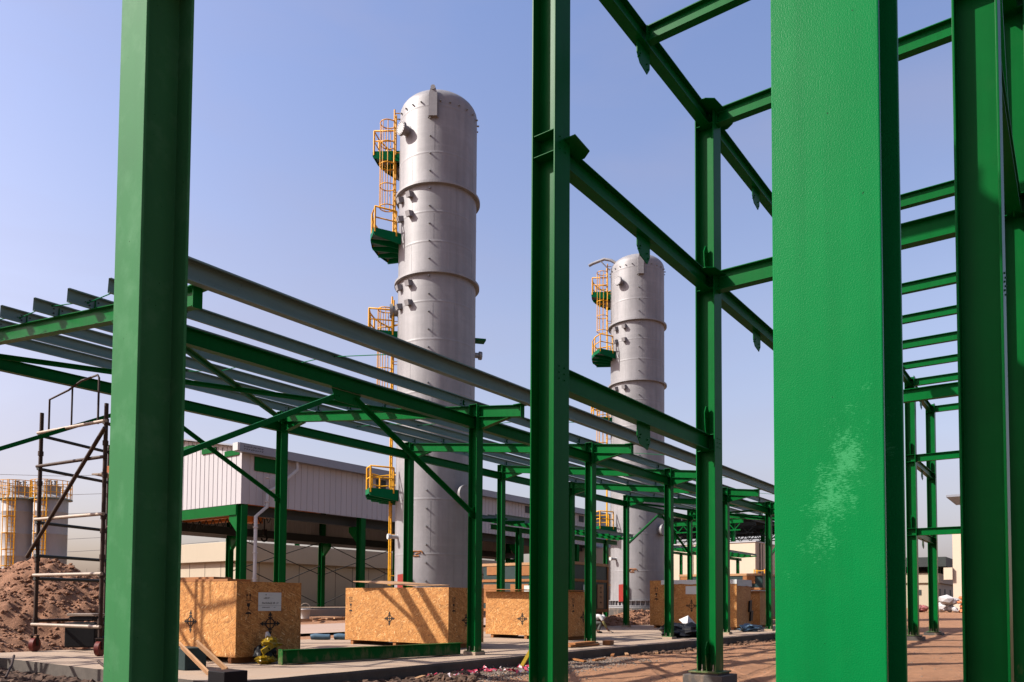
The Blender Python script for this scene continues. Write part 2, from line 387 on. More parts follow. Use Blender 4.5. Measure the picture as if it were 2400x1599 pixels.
RX = Matrix.Rotation(R(90), 3, 'X')                                   # text facing -Y
RXN = Matrix.Rotation(R(-90), 3, 'Z') @ RX                            # text facing -X

# ------------------------------------------------------------------ terrain
SLAB = (7.65, 50.2, 11.75, 22.6)
def ground_z(x, y):
    r = math.hypot(x, y)
    z = -.38+max(0, min(r, 130)-38)*.0135
    n = noise.noise(Vector((x*.22, y*.22, 0)))*.06+noise.noise(Vector((x*.9, y*.9, 3)))*.03
    if r < 45: n += noise.noise(Vector((x*3.1, y*3.1, 7)))*.016
    return z+n*(1 if r < 70 else .5)
def grid_axis(segs):
    out = []
    for a, b, st in segs:
        n = max(1, round((b-a)/st)); out += [a+(b-a)*i/n for i in range(n)]
    return out+[segs[-1][1]]
gx = grid_axis([(-900, -100, 100), (-100, -10, 15), (-10, 4, .6), (4, 32, .16), (32, 60, .5), (60, 140, 4), (140, 1500, 136)])
gy = grid_axis([(-900, -100, 100), (-100, -10, 15), (-10, 0, .5), (0, 15, .15), (15, 40, .6), (40, 140, 4), (140, 1500, 136)])
g = MB(); nx, ny = len(gx), len(gy)
g.add([(x, y, ground_z(x, y)) for x in gx for y in gy], [(i*ny+j, (i+1)*ny+j, (i+1)*ny+j+1, i*ny+j+1) for i in range(nx-1) for j in range(ny-1)], True)
g.build('ground', M_soil, kind='structure')
# concrete slab under the open shed: a slightly worn front edge
sb = MB(); xs = grid_axis([(SLAB[0], SLAB[1], .35)])
edge = [(x, SLAB[2]+.05*noise.noise(Vector((x*1.3, 2, 0)))+.03*noise.noise(Vector((x*5, 0, 0)))) for x in xs]
N = len(edge)
vs = [(x, y, -.10) for x, y in edge]+[(x, SLAB[3], -.10) for x, y in edge]+[(x, y-.02, -.145) for x, y in edge]+[(x, y+.03, -.8) for x, y in edge]
fs = [(i, i+1, N+i+1, N+i) for i in range(N-1)]+[(i, i+1, 2*N+i+1, 2*N+i) for i in range(N-1)]+[(2*N+i, 2*N+i+1, 3*N+i+1, 3*N+i) for i in range(N-1)]
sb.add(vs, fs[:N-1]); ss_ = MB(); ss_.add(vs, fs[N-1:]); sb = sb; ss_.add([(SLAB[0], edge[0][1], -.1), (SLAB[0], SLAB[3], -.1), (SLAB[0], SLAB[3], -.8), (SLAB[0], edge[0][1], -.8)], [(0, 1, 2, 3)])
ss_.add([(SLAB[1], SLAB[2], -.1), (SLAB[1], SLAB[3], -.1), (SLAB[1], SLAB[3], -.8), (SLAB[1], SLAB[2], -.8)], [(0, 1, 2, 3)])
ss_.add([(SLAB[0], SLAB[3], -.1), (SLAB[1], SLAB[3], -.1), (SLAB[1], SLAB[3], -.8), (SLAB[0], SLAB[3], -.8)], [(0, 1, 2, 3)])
sb.build('concrete_slab', M_conc, kind='structure'); ss_.build('slab_side', plain('stained_shaded_slab_side', (.06, .05, .042), .95, 0, .4, 3, .6, 20), kind='structure')  # side colour holds formwork stain plus painted-in shade, darker than the top
# site road behind the shed
rd = MB(); xs = grid_axis([(-60, 110, 2.5)])
v = []
for x in xs:
    for y in (29.2, 31.8, 34.4, 37): v.append((x, y, -.235+max(0, math.hypot(x, y)-38)*.0135))
rd.add(v, [(i*4+j, (i+1)*4+j, (i+1)*4+j+1, i*4+j+1) for i in range(len(xs)-1) for j in range(3)], True)
rd.build('road', M_road, kind='structure')

# ------------------------------------------------------------------ near green steel frame
FX = [3.322+6*i for i in range(8)]; YC, YE = 6.195, .784
L1, L2, L3 = 4.606, 7.987, 11.498; W = .412
frame = thing('steel_frame', 'tall bright green bolted steel frame of H columns and girders in the foreground', 'steel frame', (FX[0], YE, -.10))
def near_column(X, Y, turned, mat, bolts=True, label=None):
    m = MB(); upv = (1, 0, 0) if turned else (0, 1, 0); zt = 11.78 if not turned or Y == YE else 12.35
    m.hsec((X, Y, -.09), (X, Y, zt), upv, W, W-.004, .024, .016)
    if not turned:                                                     # stiffeners inside the web at girder levels
        for L in ((L2, L3) if Y == YE or X == FX[1] else (L1, L2, L3)):
            for dz in (-.16, .16):
                for sx in (-1, 1):
                    m.box(X+sx*.012, X+sx*.19, Y-W/2+.026, Y+W/2-.026, L+dz-.007, L+dz+.007)
    else:
        for sy in (-1, 1): m.box(X-W/2+.026, X+W/2-.026, Y+sy*.012, Y+sy*.19, 6.52, 6.535)
    kw = {'label': label} if label else {}
    if not turned and bolts:                                           # girder end bolts on the flange
        for L in (L1, L2):
            for dz in (-.09, 0, .09):
                for dx in (-.07, .07):
                    m.tube([(X+dx, Y-W/2-.014, L+dz), (X+dx, Y-W/2-.001, L+dz)], .012, 6)
    c = m.build('column', mat, frame, bevel=.005, **kw)
    b = MB(); b.box(X-.33, X+.33, Y-.33, Y+.33, -.115, -.088); b.build('base_plate', M_green, c, bevel=.004)
    if bolts:
        for sx in (-1, 1):
            for sy in (-1, 1):
                q = MB(); x, y = X+sx*.12, Y+sy*.12
                if turned: x, y = X+sx*.12, Y+sy*.12
                q.tube([(x, y, -.09), (x, y, .04)], .014, 6); q.tube([(x, y, -.088), (x, y, -.06)], .026, 6)
                q.build('anchor_bolt', M_palesteel, c)
    if not turned and bolts and X != FX[1] and Y == YC:                # brace plates on the -X side of the web
        for z0, s in ((-.088, 1), (L1+.17, 1), (L2+.17, 1)):
            p = MB(); p.prism([(0, 0), (-.17, 0), (-.215, .22), (-.235, .46), (-.15, .60), (-.06, .60), (0, .5)], (X-.008, Y-.008, z0), (1, 0, 0), (0, 0, 1), (0, .016, 0))
            for a, bz in ((-.175, .44), (-.14, .36), (-.17, .30)):
                p.tube([(X+a, Y-.03, z0+bz), (X+a, Y+.03, z0+bz)], .013, 6)
            p.build('gusset_plate', M_green, c)
    return c
near_column(FX[0], YC, True, M_greendust, label='chalky weathered green column at the left')
near_column(FX[0], YE, True, M_greenbig, label='closest wide green column with pale scuffed patch')
for i in range(1, 8): near_column(FX[i], YC, False, M_green, bolts=i < 4 or i > 5)
for i in (1, 2): near_column(FX[i], YE, False, M_green)
for i in (3, 4, 5, 6, 7): near_column(FX[i], YE, False, M_green, bolts=False)
def girder(p0, p1, h=.33, b=.20, gus=(), level_g=True):
    m = MB(); m.hsec(p0, p1, (0, 0, 1), h, b, .016, .011)
    d = (Vector(p1)-Vector(p0)).normalized(); u = d.cross(Vector((0, 0, 1)))
    for p, s in ((Vector(p0), 1), (Vector(p1), -1)):                   # end plates
        c = p+d*s*.009; m.obox(c, d*.009, u*(b/2+.008), Vector((0, 0, h/2+.006)))
        for dz in (-.09, .03, .09):
            for du in (-.05, .05):
                a = p+d*s*.018+u*du+Vector((0, 0, dz)); m.tube([a, a+d*s*.022], .013, 6)
    o = m.build('girder', M_green, frame)
    mid = (Vector(p0)+Vector(p1))/2
    if 'mid' in gus:
        p = MB(); q = mid-Vector((0, 0, h/2)); 
        p.prism([(-.25, 0), (.25, 0), (.25, -.28), (.15, -.42), (-.13, -.36), (-.25, -.22)], q-u*.008, d, (0, 0, 1), u*.016)
        for a, z in ((-.13, -.19), (-.16, -.25), (.13, -.24), (.17, -.32)): p.tube([q+d*a+Vector((0, 0, z))-u*.03, q+d*a+Vector((0, 0, z))+u*.03], .014, 6)
        p.build('gusset_plate', M_green, o)
    if 'flat' in gus:
        for e, s in ((Vector(p0), 1), (Vector(p1), -1)):
            p = MB(); q = e+Vector((0, 0, h/2-.07))-u*(-.10)
            p.prism([(0.02, 0), (.62, 0), (.62, .10), (.5, .26), (.02, .30)], q, d*s, u, (0, 0, .014))
            p.build('gusset_plate', M_green, o)
    return o
hw = W/2
for i, lv in ((1, (L1, L2, L3)), (2, (L2, L3)), (3, (L3,)), (4, (L3,)), (5, (L3,)), (6, (L1, L2, L3))):
    for L in lv:
        girder((FX[i]+.014, YC, L), (FX[i+1]-.014, YC, L), gus=('mid', 'flat') if L != L1 and i < 3 else ('mid',))
for i in range(1, 7):
    if i != 5: girder((FX[i]+.014, YE, L3), (FX[i+1]-.014, YE, L3))
girder((FX[1]+.014, YE, L2), (FX[2]-.014, YE, L2))
girder((FX[0]+hw+.004, YC, L3), (FX[1]-.014, YC, L3)); girder((FX[0]+hw+.004, YE, L3), (FX[1]-.014, YE, L3))
y0, y1 = YE+hw+.003, YC-hw-.003
girder((FX[0], YE+.014, L3), (FX[0], YC-.014, L3))
for i in range(1, 8): girder((FX[i], y0, L3), (FX[i], y1, L3), .32, .19)
for i in (2, 4): girder((FX[i], y0, L2), (FX[i], y1, L2), .40, .22)
for L in (L1, L2): girder((FX[6], y0, L), (FX[6], y1, L))
for i in (1, 4, 5): girder((FX[i]+3, YE+.11, L3), (FX[i]+3, YC-.11, L3), .28, .17)
# diagonal brace in the far corner bay at the right
def frame_brace(a, b):
    m = MB(); m.bar(a, b, .02, .10); m.bar(Vector(a)+Vector((0, .045, .04)), Vector(b)+Vector((0, .045, .04)), .09, .016)
    m.build('brace', M_green, frame)
frame_brace((FX[2]-.2, YE, L2-.2), (FX[1]+3, YE, L3-.2)); frame_brace((FX[1]+.3, YE, L2+.15), (FX[1]+3, YE, L3-.2))
k = 0
for (X, Y) in [(x, YC) for x in FX]+[(x, YE) for x in FX]:
    gz = ground_z(X, Y)
    m = MB(); m.box(X-.42, X+.42, Y-.42, Y+.42, gz-.5, -.155); m.box(X-.3, X+.3, Y-.3, Y+.3, -.1555, -.116)
    row = 'the far side of' if Y == YC else 'the near side of'
    i = FX.index(X)
    nth = ('end', 'second', 'third', 'fourth', 'fifth', 'sixth', 'seventh', 'eighth')[i]
    tag(m.build('column_footing', M_concdk, None, bevel=.012), 'concrete footing of the %s column on %s the tall frame' % (nth, row), 'footing', 'concrete footings under the tall green frame')

# ------------------------------------------------------------------ open shed of green columns and galvanised purlins
SX = [6.9, 15.93, 21.93, 27.93, 33.93, 39.93, 48.96]; YF, YB = 12.945, 21.18
def rz(y): return 6.55+(y-13.23)*.119
shed = thing('open_shed', 'unroofed open shed of green columns and rafters carrying long galvanised purlins', 'open shed', (15.93, YF, -.1))
WS = .273
def shed_column(X, Y):
    zt = rz(Y)+.02
    m = MB(); m.hsec((X, Y, .012), (X, Y, zt), (0, 1, 0), WS, WS, .016, .009)
    m.box(X-WS/2-.004, X+WS/2+.004, Y-WS/2-.004, Y+WS/2+.004, zt, zt+.012)
    for dz in (.31, .62):
        for sx in (-1, 1): m.box(X+sx*.006, X+sx*(WS/2-.004), Y-WS/2+.018, Y+WS/2-.018, zt-dz-.006, zt-dz+.006)
    c = m.build('column', M_green, shed, bevel=.003)
    b = MB(); b.box(X-.19, X+.19, Y-.19, Y+.19, -.012, .012); b.build('base_plate', M_green, c)
    q = MB()
    for sx in (-.09, .09):
        for sy in (-.09, .09): q.tube([(X+sx, Y+sy, .01), (X+sx, Y+sy, .13)], .013, 6); q.tube([(X+sx, Y+sy, .012), (X+sx, Y+sy, .035)], .024, 6)
    q.build('anchor_bolts', M_palesteel, c)
    p = MB(); p.box(X-.21, X+.21, Y-.21, Y+.21, -.14 if X > SLAB[0] else -.7, -.012); p.build('grout_pad', M_conc, c, bevel=.01)
    return c
for X in SX:
    for Y in (YF, YB): shed_column(X, Y)
sl_ = Vector((0, 1, .119)).normalized(); up_ = Vector((0, -.119, 1)).normalized()
PY = [13.44, 14.95, 16.45, 17.95, 19.45, 20.95]
for X in SX:
    m = MB(); a = Vector((X, YF-WS/2-.002, rz(YF-WS/2))); b = Vector((X, 11.43, rz(11.43)-.003)); hh = .30
    dn = up_*(hh/2+.004)
    m.hsec(Vector((X, YF+WS/2+.003, rz(YF+WS/2)))-dn, Vector((X, YB-WS/2-.003, rz(YB-WS/2)))-dn, up_, hh, .17, .013, .008)
    m.hsec(a-dn, b-dn, up_, hh, .17, .013, .008)
    for y, s in ((YF+WS/2+.013, 1), (YF-WS/2-.013, -1), (YB-WS/2-.013, -1)):   # end plates with bolts
        m.box(X-.10, X+.10, y-.009, y+.009, rz(y)-.63, rz(y)-.001)
        for dz in (.06, .2, .38, .52):
            for dx in (-.065, .065): m.tube([(X+dx, y, rz(y)-dz), (X+dx, y+s*.04, rz(y)-dz)], .014, 6)
    for y, s in ((YF+WS/2+.023, 1), (YF-WS/2-.023, -1), (YB-WS/2-.023, -1)):   # haunches under the rafter
        L = .95; z0 = rz(y)-.31; z1 = rz(y+s*L)-.31
        m.prism([(0, z0-.31), (0, z0-.004), (s*L, z1-.004), (s*L, z1-.016)], (X-.005, y, 0), (0, 1, 0), (0, 0, 1), (.010, 0, 0))
        m.bar((X, y, z0-.31), (X, y+s*L, z1-.012), .165, .012)
    m.box(X-.14, X+.14, 11.36, 11.62, rz(11.45)-.006, rz(11.45)+.012)
    for y in PY: m.box(X+.02, X+.03, y-.055, y+.055, rz(y)-.005, rz(y)+.19)
    m.box(X-.085, X+.085, 11.418, 11.43, rz(11.43)-.33, rz(11.43)-.006)
    r_ = m.build('rafter', M_green, shed)
    q = MB()
    for y in PY:
        for dx in (-.07, .09):
            for dz in (.07, .16): q.tube([(X+dx, y-.03, rz(y)+dz), (X+dx, y+.01, rz(y)+dz)], .017, 6)
    q.build('purlin_bolts', M_darkroof, r_)
for a, b in zip(SX[:-1], SX[1:]):
    for Y, z in ((YF, 6.205), (YB, 7.17)):
        m = MB(); m.hsec((a+.012, Y, z-.15), (b-.012, Y, z-.15), (0, 0, 1), .30, .17, .012, .008)
        for X, s in ((a+.02, 1), (b-.02, -1)):
            m.box(X-.007, X+.007, Y-.09, Y+.09, z-.32, z+.02)
            for dz in (.08, .22):
                for dy in (-.055, .055): m.tube([(X, Y+dy, z-dz), (X+s*.04, Y+dy, z-dz)], .014, 6)
        m.build('eave_beam', M_green, shed)
XE = 49.55
m = MB(); m.csec((6.0, 11.345, 6.325), (XE, 11.345, 6.325), (0, 0, 1), .37, .15, .004, side=-1, lip=.03)
for x in (8.2, 11.4, 15.2, 18.9, 21.9, 24.9, 30.9, 36.9): m.box(x-.012, x+.012, 11.336, 11.345, 6.60, 6.69)
m.build('edge_purlin', M_galv, shed, label='deepest galvanised edge channel along the low side')
for y in PY:
    m = MB(); m.csec((6.42+.05*random.random(), y, rz(y)+.008), (XE, y, rz(y)+.008), up_, .255, .075, .003, side=-1)
    for x in (14.3, 22.6, 31.0, 39.2): m.obox((x, y-.004, rz(y)+.135), (.008, 0, 0), (0, .004, 0), up_*.12)
    m.build('purlin', M_galv, shed)
ys = [11.42]+PY
for xm in [6.75, 11.4]+[(a+b)/2 for a, b in zip(SX[1:-1], SX[2:])]:
    for j in range(len(ys)-1):
        o1, o2 = (.19, .09) if j % 2 else (.09, .19)
        m = MB(); a, b = ys[j], ys[j+1]
        m.tube([(xm, a-.03, rz(a)+o1+.02), (xm+.05, b+.03, rz(b)+o2+.02)], .010, 6)
        m.tube([(xm, a+.006, rz(a)+o1+.02), (xm, a+.03, rz(a)+o1+.02)], .024, 6); m.tube([(xm+.05, b-.03, rz(b)+o2+.02), (xm+.05, b-.004, rz(b)+o2+.02)], .024, 6)
        m.build('sag_rod', M_greenrail, shed)
def brace(a, b, w=.10, n='brace'):
    a, b = Vector(a), Vector(b); m = MB(); d = (b-a).normalized(); u = d.cross(Vector((0, 0, 1))).normalized(); v = u.cross(d)
    m.obox((a+b)/2, d*(b-a).length/2, u*.006, v*w/2); m.obox((a+b)/2+u*w/2+v*w/2*.94, d*(b-a).length/2, u*w/2, v*.006)
    return m.build(n, M_green, shed)
def flatbrace(a, b):
    a, b = Vector(a), Vector(b); m = MB(); d = (b-a).normalized(); u = d.cross(Vector((0, 0, 1))).normalized(); v = u.cross(d)
    for s in (-1, 1): m.obox((a+b)/2+u*s*.06, d*(b-a).length/2, u*.05, v*.006); m.obox((a+b)/2+u*s*.012-v*.05, d*(b-a).length/2, u*.005, v*.045)
    return m.build('roof_brace', M_green, shed)
for a, b in ((SX[0], SX[1]), (SX[5], SX[6])):
    flatbrace((a+.1, YF+.2, rz(YF)-.30), (b-.1, YB-.2, rz(YB)-.30)); flatbrace((a+.1, YB-.2, rz(YB)-.36), (b-.1, YF+.2, rz(YF)-.36))
    mid = (a+b)/2
    for Y, zt, zb in ((YF, 5.90, 3.62), (YB, 6.86, 4.62)):
        brace((mid-.22, Y+.02, zt-.12), (a+.14, Y+.02, zb)); brace((mid+.22, Y+.02, zt-.12), (b-.14, Y+.02, zb))
        g_ = MB(); g_.prism([(-.42, 0), (.42, 0), (.30, -.26), (-.30, -.26)], (mid, Y+.001, zt-.002), (1, 0, 0), (0, 0, 1), (0, .012, 0))
        for dx in (-.27, -.2, .2, .27): g_.tube([(mid+dx, Y-.02, zt-.14), (mid+dx, Y+.05, zt-.14)], .016, 6)
        g_.build('gusset_plate', M_green, shed)
        for xx, s in ((a, 1), (b, -1)):
            g_ = MB(); g_.prism([(.005, -.14), (s*.26, -.08), (s*.26, .10), (.005, .2)], (xx, Y+.001, zb), (1, 0, 0), (0, 0, 1), (0, .012, 0)); g_.tube([(xx+s*.2, Y-.02, zb), (xx+s*.2, Y+.05, zb)], .02, 6); g_.build('gusset_plate', M_green, shed)

# ------------------------------------------------------------------ process towers
TW = Vector((29.48, 26.63, .92)); RT = 2.0
def build_tower(label):
    T = thing('process_tower', label, 'tower', tuple(TW), 'tall grey process towers')
    A0 = math.atan2(-TW.y, -TW.x)
    def pt(th, r, z): a = A0-R(th); return Vector((TW.x+r*math.cos(a), TW.y+r*math.sin(a), z))
    def dirs(th): a = A0-R(th); rad = Vector((math.cos(a), math.sin(a), 0)); return rad, Vector((0, 0, 1)).cross(rad)
    ztan = 26.45; prof = []
    z = .92; seams = [3.6, 6.3, 8.9, 11.6, 14.2, 16.1, 19.1, 20.6, 23.6, 26.0]
    prof.append((RT, z))
    for q in seams: prof += [(RT, q-.10), (RT, q-.03), (RT+.005, q-.012), (RT+.005, q+.012), (RT, q+.03), (RT, q+.10)]
    prof.append((RT, ztan))
    for k in range(1, 13):
        a = k/12*math.pi/2; prof.append((max(RT*math.cos(a), .001), ztan+1.0*math.sin(a)))
    m = MB(); m.lathe(prof, (TW.x, TW.y, 0), 96)
    for th in (-28, 40, 75, -60):                                        # longitudinal weld runs
        for k, (a, b) in enumerate(zip([.92]+seams[:-1], seams)):
            rad, tan = dirs(th+(k % 2)*34); m.obox(pt(th+(k % 2)*34, RT+.003, (a+b)/2), rad*.003, tan*.010, (0, 0, (b-a)/2-.1))
    shell = m.build('shell', M_tower, T)
    for zr in (22.0, 17.5):
        m = MB(); m.lathe([(RT-.01, zr-.02), (RT+.19, zr-.02), (RT+.19, zr+.10), (RT+.05, zr+.14), (RT-.01, zr+.14)], (TW.x, TW.y, 0), 96, smooth=False)
        m.build('stiffener_ring', M_tower, T)
    m = MB(); m.lathe([(RT-.01, 1.02), (RT+.16, 1.02), (RT+.16, 1.10), (RT+.01, 1.10)], (TW.x, TW.y, 0), 72, smooth=False)
    m.lathe([(RT-.01, 1.42), (RT+.16, 1.42), (RT+.16, 1.47), (RT+.01, 1.47)], (TW.x, TW.y, 0), 72, smooth=False)
    for k in range(40):
        a = k*9; rad, tan = dirs(a); m.obox(pt(a, RT+.08, 1.26), rad*.075, tan*.012, (0, 0, .16))
    m.lathe([(RT+.26, .90), (RT+.26, .99), (RT-.1, 1.0)], (TW.x, TW.y, 0), 72, smooth=False)
    m.build('base_ring', M_tower, T)
    for th0, nm in ((8, 'lifting_lug'), (-172, 'lifting_lug')):
        rad, tan = dirs(th0); m = MB(); o = pt(th0, RT+.012, 25.35)
        m.obox(o+Vector((0, 0, .04)), rad*.03, tan*.27, (0, 0, .05))
        m.prism([(-.21, 0), (.21, 0), (.21, 1.12), (.12, 1.42), (-.12, 1.42), (-.21, 1.12)], o, tan, (0, 0, 1), rad*.16)
        m.tube([o+Vector((0, 0, 1.42))-rad*.02, o+Vector((0, 0, 1.42))+rad*.2], .12, 14)
        m.build(nm, M_tower, T)
    z = 2.3                                                            # small insulation clips
    while z < 25.5:
        for th in (12,):
            rad, tan = dirs(th); o = pt(th, RT, z); m = MB(); m.tube([o, o+rad*.085], .045, 6); m.build('insulation_clip', M_towerdk, T)
        z += .885
    for th in range(-170, 190, 14):
        rad, tan = dirs(th); o = pt(th, RT-.02, 26.2); m = MB(); m.tube([o, o+rad*.13], .04, 6); m.build('insulation_clip', M_towerdk, T)
    def nozzle(th, z, r, ln, fl, name='nozzle', mt=M_tower, bolts=16):
        rad, tan = dirs(th); m = MB(); o = pt(th, RT-.05, z)
        m.tube([o, o+rad*(ln+.05)], r, 24); e = o+rad*(ln+.05)
        m.tube([e-rad*.05, e+rad*.03], fl, 28); m.tube([e+rad*.035, e+rad*.085], fl*.985, 28)
        m.tube([o+rad*.04, o+rad*.06], r*1.25, 24)
        for k in range(bolts):
            a = 2*math.pi*k/bolts; c = e+(tan*math.cos(a)+Vector((0, 0, 1))*math.sin(a))*fl*.85; m.tube([c-rad*.06, c+rad*.11], .022, 5)
        m.build(name, mt, T)
    nozzle(52, 25.0, .24, .34, .34, 'manhole'); nozzle(-41, 6.6, .34, .26, .46, 'manhole'); nozzle(88, 16.2, .26, .3, .36, 'manhole', M_towerdk); nozzle(118, 24.2, .26, .4, .38, 'manhole', M_towerdk)
    nozzle(-100, 14.2, .14, .3, .22, 'nozzle', M_towerdk); nozzle(66, 4.5, .10, .45, .14, 'nozzle', M_white, 0)
    for zr in (21.62, 17.12):
        for th in (42, 64):
            for dz, s in ((0, 1), (-.98, -.4)):
                rad, tan = dirs(th); o = pt(th, RT, zr+dz); q = Vector((0, 0, 1))
                v = (rad*.9-q*.25).normalized(); m = MB(); u = tan; w_ = u.cross(v)
                m.obox(o+v*.10, v*.17, u*.13, w_*.13); m.build('box_nozzle', M_tower, T)
    m = MB(); rad, tan = dirs(-98); o = pt(-98, RT, 14.95); m.obox(o+rad*.25, rad*.3, tan*.3, (0, 0, .05)); m.build('bracket', M_greenrail, T)
    # ladder, cages
    lth = 97; rad, tan = dirs(lth)
    def rail(off, z0, z1): m_.tube([pt(lth, RT+.28, z0)+tan*off, pt(lth, RT+.28, z1)+tan*off], .045, 6)
    for z0, z1 in ((2.1, 6.9), (6.4, 9.9), (11.0, 16.6), (14.6, 17.0), (19.9, 26.9)):
        m_ = MB(); rail(-.24, z0, z1); rail(.24, z0, z1)
        z = z0+.2
        while z < z1-.1:
            a = pt(lth, RT+.28, z); m_.tube([a-tan*.24, a+tan*.24], .016, 5); z += .3
        z = z0+.5
        while z < z1:
            for s in (-1, 1): m_.bar(pt(lth, RT-.02, z)+tan*s*.24, pt(lth, RT+.30, z)+tan*s*.24, .06, .02)
            z += 2.1
        lad = m_.build('ladder', M_yellow, T)
    for z0, z1 in ((21.8, 26.3), (12.2, 16.4)):
        m_ = MB(); c = pt(lth, RT+.30, 0); rc = .40
        def hoop(z, r=rc):
            return [c+tan*(-.26)+Vector((0, 0, z))]+[c+rad*(.36+r*math.cos(a))+tan*(r*math.sin(a))+Vector((0, 0, z)) for a in [R(-115+23*k) for k in range(11)]]+[c+tan*.26+Vector((0, 0, z))]
        z = z0; nh = 0
        while z < z1+.05: m_.tube(hoop(z), .03, 5); z += (z1-z0)/4
        for a in (-100, -60, -20, 20, 60, 100):
            o = c+rad*(.36+rc*math.cos(R(a)))+tan*(rc*math.sin(R(a))); m_.tube([o+Vector((0, 0, z0)), o+Vector((0, 0, z1))], .022, 5)
        m_.build('ladder_cage', M_yellow, T)
    # platforms
    def platform(z, t0, t1, r1):
        n = 4; st = (t1-t0)/n
        m = MB(); arc = lambda r, zz: [pt(t0+st*k, r, zz) for k in range(n+1)]
        A, B = arc(RT+.12, z), arc(r1, z); A2, B2 = arc(RT+.12, z-.03), arc(r1, z-.03)
        m.add(A+B+A2+B2, [(k, k+1, n+1+k+1, n+1+k) for k in range(n)]+[(2*n+2+k, 2*n+2+k+1, 3*n+3+k+1, 3*n+3+k) for k in range(n)])
        pf = m.build('platform', M_galv, T)
        m = MB(); B, B2 = arc(r1, z+.10), arc(r1, z-.17); m.add(B+B2, [(k, k+1, n+1+k+1, n+1+k) for k in range(n)])
        B, B2 = arc(r1+.02, z+.10), arc(r1+.02, z-.17); m.add(B+B2, [(k, k+1, n+1+k+1, n+1+k) for k in range(n)])
        for th in (t0, t1):
            rd_, tn_ = dirs(th); m.obox((pt(th, RT, z-.03)+pt(th, r1, z-.03))/2, rd_*(r1-RT)/2, tn_*.02, (0, 0, .14))
        nb = max(2, int((t1-t0)/14))
        for k in range(nb+1):                                          # tapered brackets under the grating
            th = t0+(t1-t0)*(k+.0)/nb; rd_, tn_ = dirs(th)
            m.prism([(0, -.10), (r1-RT-.02, -.10), (r1-RT-.02, -.26), (0, -.46)], pt(th, RT, z)-tn_*.03, rd_, (0, 0, 1), tn_*.06)
        m.build('platform_frame', M_greenrail, pf)
        m = MB(); h0, h1 = .05, 1.2
        path = [pt(t0, RT+.25, 0)]+arc(r1-.05, 0)+[pt(t1, RT+.25, 0)]
        for hz, r in ((h1, .045), (.65, .036)): m.tube([p+Vector((0, 0, z+hz)) for p in path], r, 6)
        for p in path: m.tube([p+Vector((0, 0, z-.1)), p+Vector((0, 0, z+h1))], .05, 6)
        m.build('guard_rail', M_yellow, pf)
    platform(19.85, 68, 128, RT+1.42); platform(24.75, 98, 152, RT+1.45); platform(15.0, 84, 132, RT+1.5); platform(6.75, 66, 122, RT+1.5)
    rad, tan = dirs(44); m = MB(); m.obox(pt(44, RT+.18, 2.0), rad*.12, (tan+Vector((0, 0, .08)))*.26, (0, 0, .62)); m.build('red_box', M_red, T)
    m = MB(); rad, tan = dirs(24); e = [pt(24, RT+.012, 3.62)+tan*.27*math.cos(a)+Vector((0, 0, .14*math.sin(a)+.03*math.sin(3*a))) for a in [k*math.pi/10 for k in range(17)]]
    m.tube(e, .035, 4); m.tube([pt(24, RT+.012, 3.6)-tan*.12, pt(24, RT+.012, 3.66)+tan*.14], .03, 4)
    m.build('painted_mark', M_wooddk, T)
    return T
tw1 = build_tower('nearest and tallest looking grey cylindrical process tower with yellow caged ladders')
tw2 = copy_tree(tw1, None, (52.08-29.48, 26.69-26.63, 0)); tw2['label'] = 'farther grey process tower seen between green columns, with a curved vent pipe at its top'
A0 = math.atan2(-TW.y, -TW.x); T2 = Vector((52.08, 26.69, 0))
def pt2(th, r, z): a = A0-R(th); return Vector((T2.x+r*math.cos(a), T2.y+r*math.sin(a), z))
m = MB(); m.tube([pt2(70, RT-.3, 26.6), pt2(80, RT+.15, 27.0), pt2(86, RT+.6, 27.15), pt2(92, RT+1.4, 26.9), pt2(93, RT+1.7, 26.75)], .11, 10)
m.tube([pt2(86, RT+.9, 27.0), pt2(84, RT+.2, 26.3)], .04, 6); m.build('vent_pipe', M_tower, tw2)
for i, c in enumerate((TW, T2)):
    m = MB(); gz = -.4
    m.lathe([(2.45, gz), (2.45, .80), (2.40, .88), (.1, .90)], (c.x, c.y, 0), 48, smooth=False)
    tag(m.build('tower_plinth', M_concdk), 'round dark concrete plinth under the %s' % ('nearer grey tower' if i == 0 else 'farther grey tower'), 'plinth', 'round concrete plinths under the towers')
# dug earth banked in front of the far tower
def heap(name, mat, cx, cy, rx, ry, h, ang, seed, n=70, clods=260, cr=(.04, .16), flat=1.0, **kw):
    m = MB(); ca, sa = math.cos(ang), math.sin(ang); rnd = random.Random(seed)
    def hz(u, v):
        q = math.hypot(u, v); f = max(0, 1-q**1.5); f = f**flat
        nz = noise.fractal(Vector((u*2.2+seed, v*2.2, seed)), .8, 2.0, 6)*.20*min(1, f*3)+noise.fractal(Vector((u*9+seed, v*9, 1)), 1, 2, 3)*.035*min(1, f*4)
        return f*h+nz*h
    def pos(u, v): x, y = u*rx, v*ry; X, Y = cx+x*ca-y*sa, cy+x*sa+y*ca; return (X, Y, ground_z(X, Y)-.06+hz(u, v))
    vs = [pos(-1.05+2.1*i/n, -1.05+2.1*j/n) for i in range(n+1) for j in range(n+1)]
    m.add(vs, [(i*(n+1)+j, (i+1)*(n+1)+j, (i+1)*(n+1)+j+1, i*(n+1)+j+1) for i in range(n) for j in range(n)], True)
    for k in range(clods):
        u, v = rnd.uniform(-.95, .95), rnd.uniform(-.95, .95)
        if math.hypot(u, v) > 1: continue
        p = pos(u, v); r = rnd.uniform(*cr)*rnd.random()**.6+.02; m.rock((p[0], p[1], p[2]+r*.2), r, .75, rnd)
    return m.build(name, mat, None, **kw)
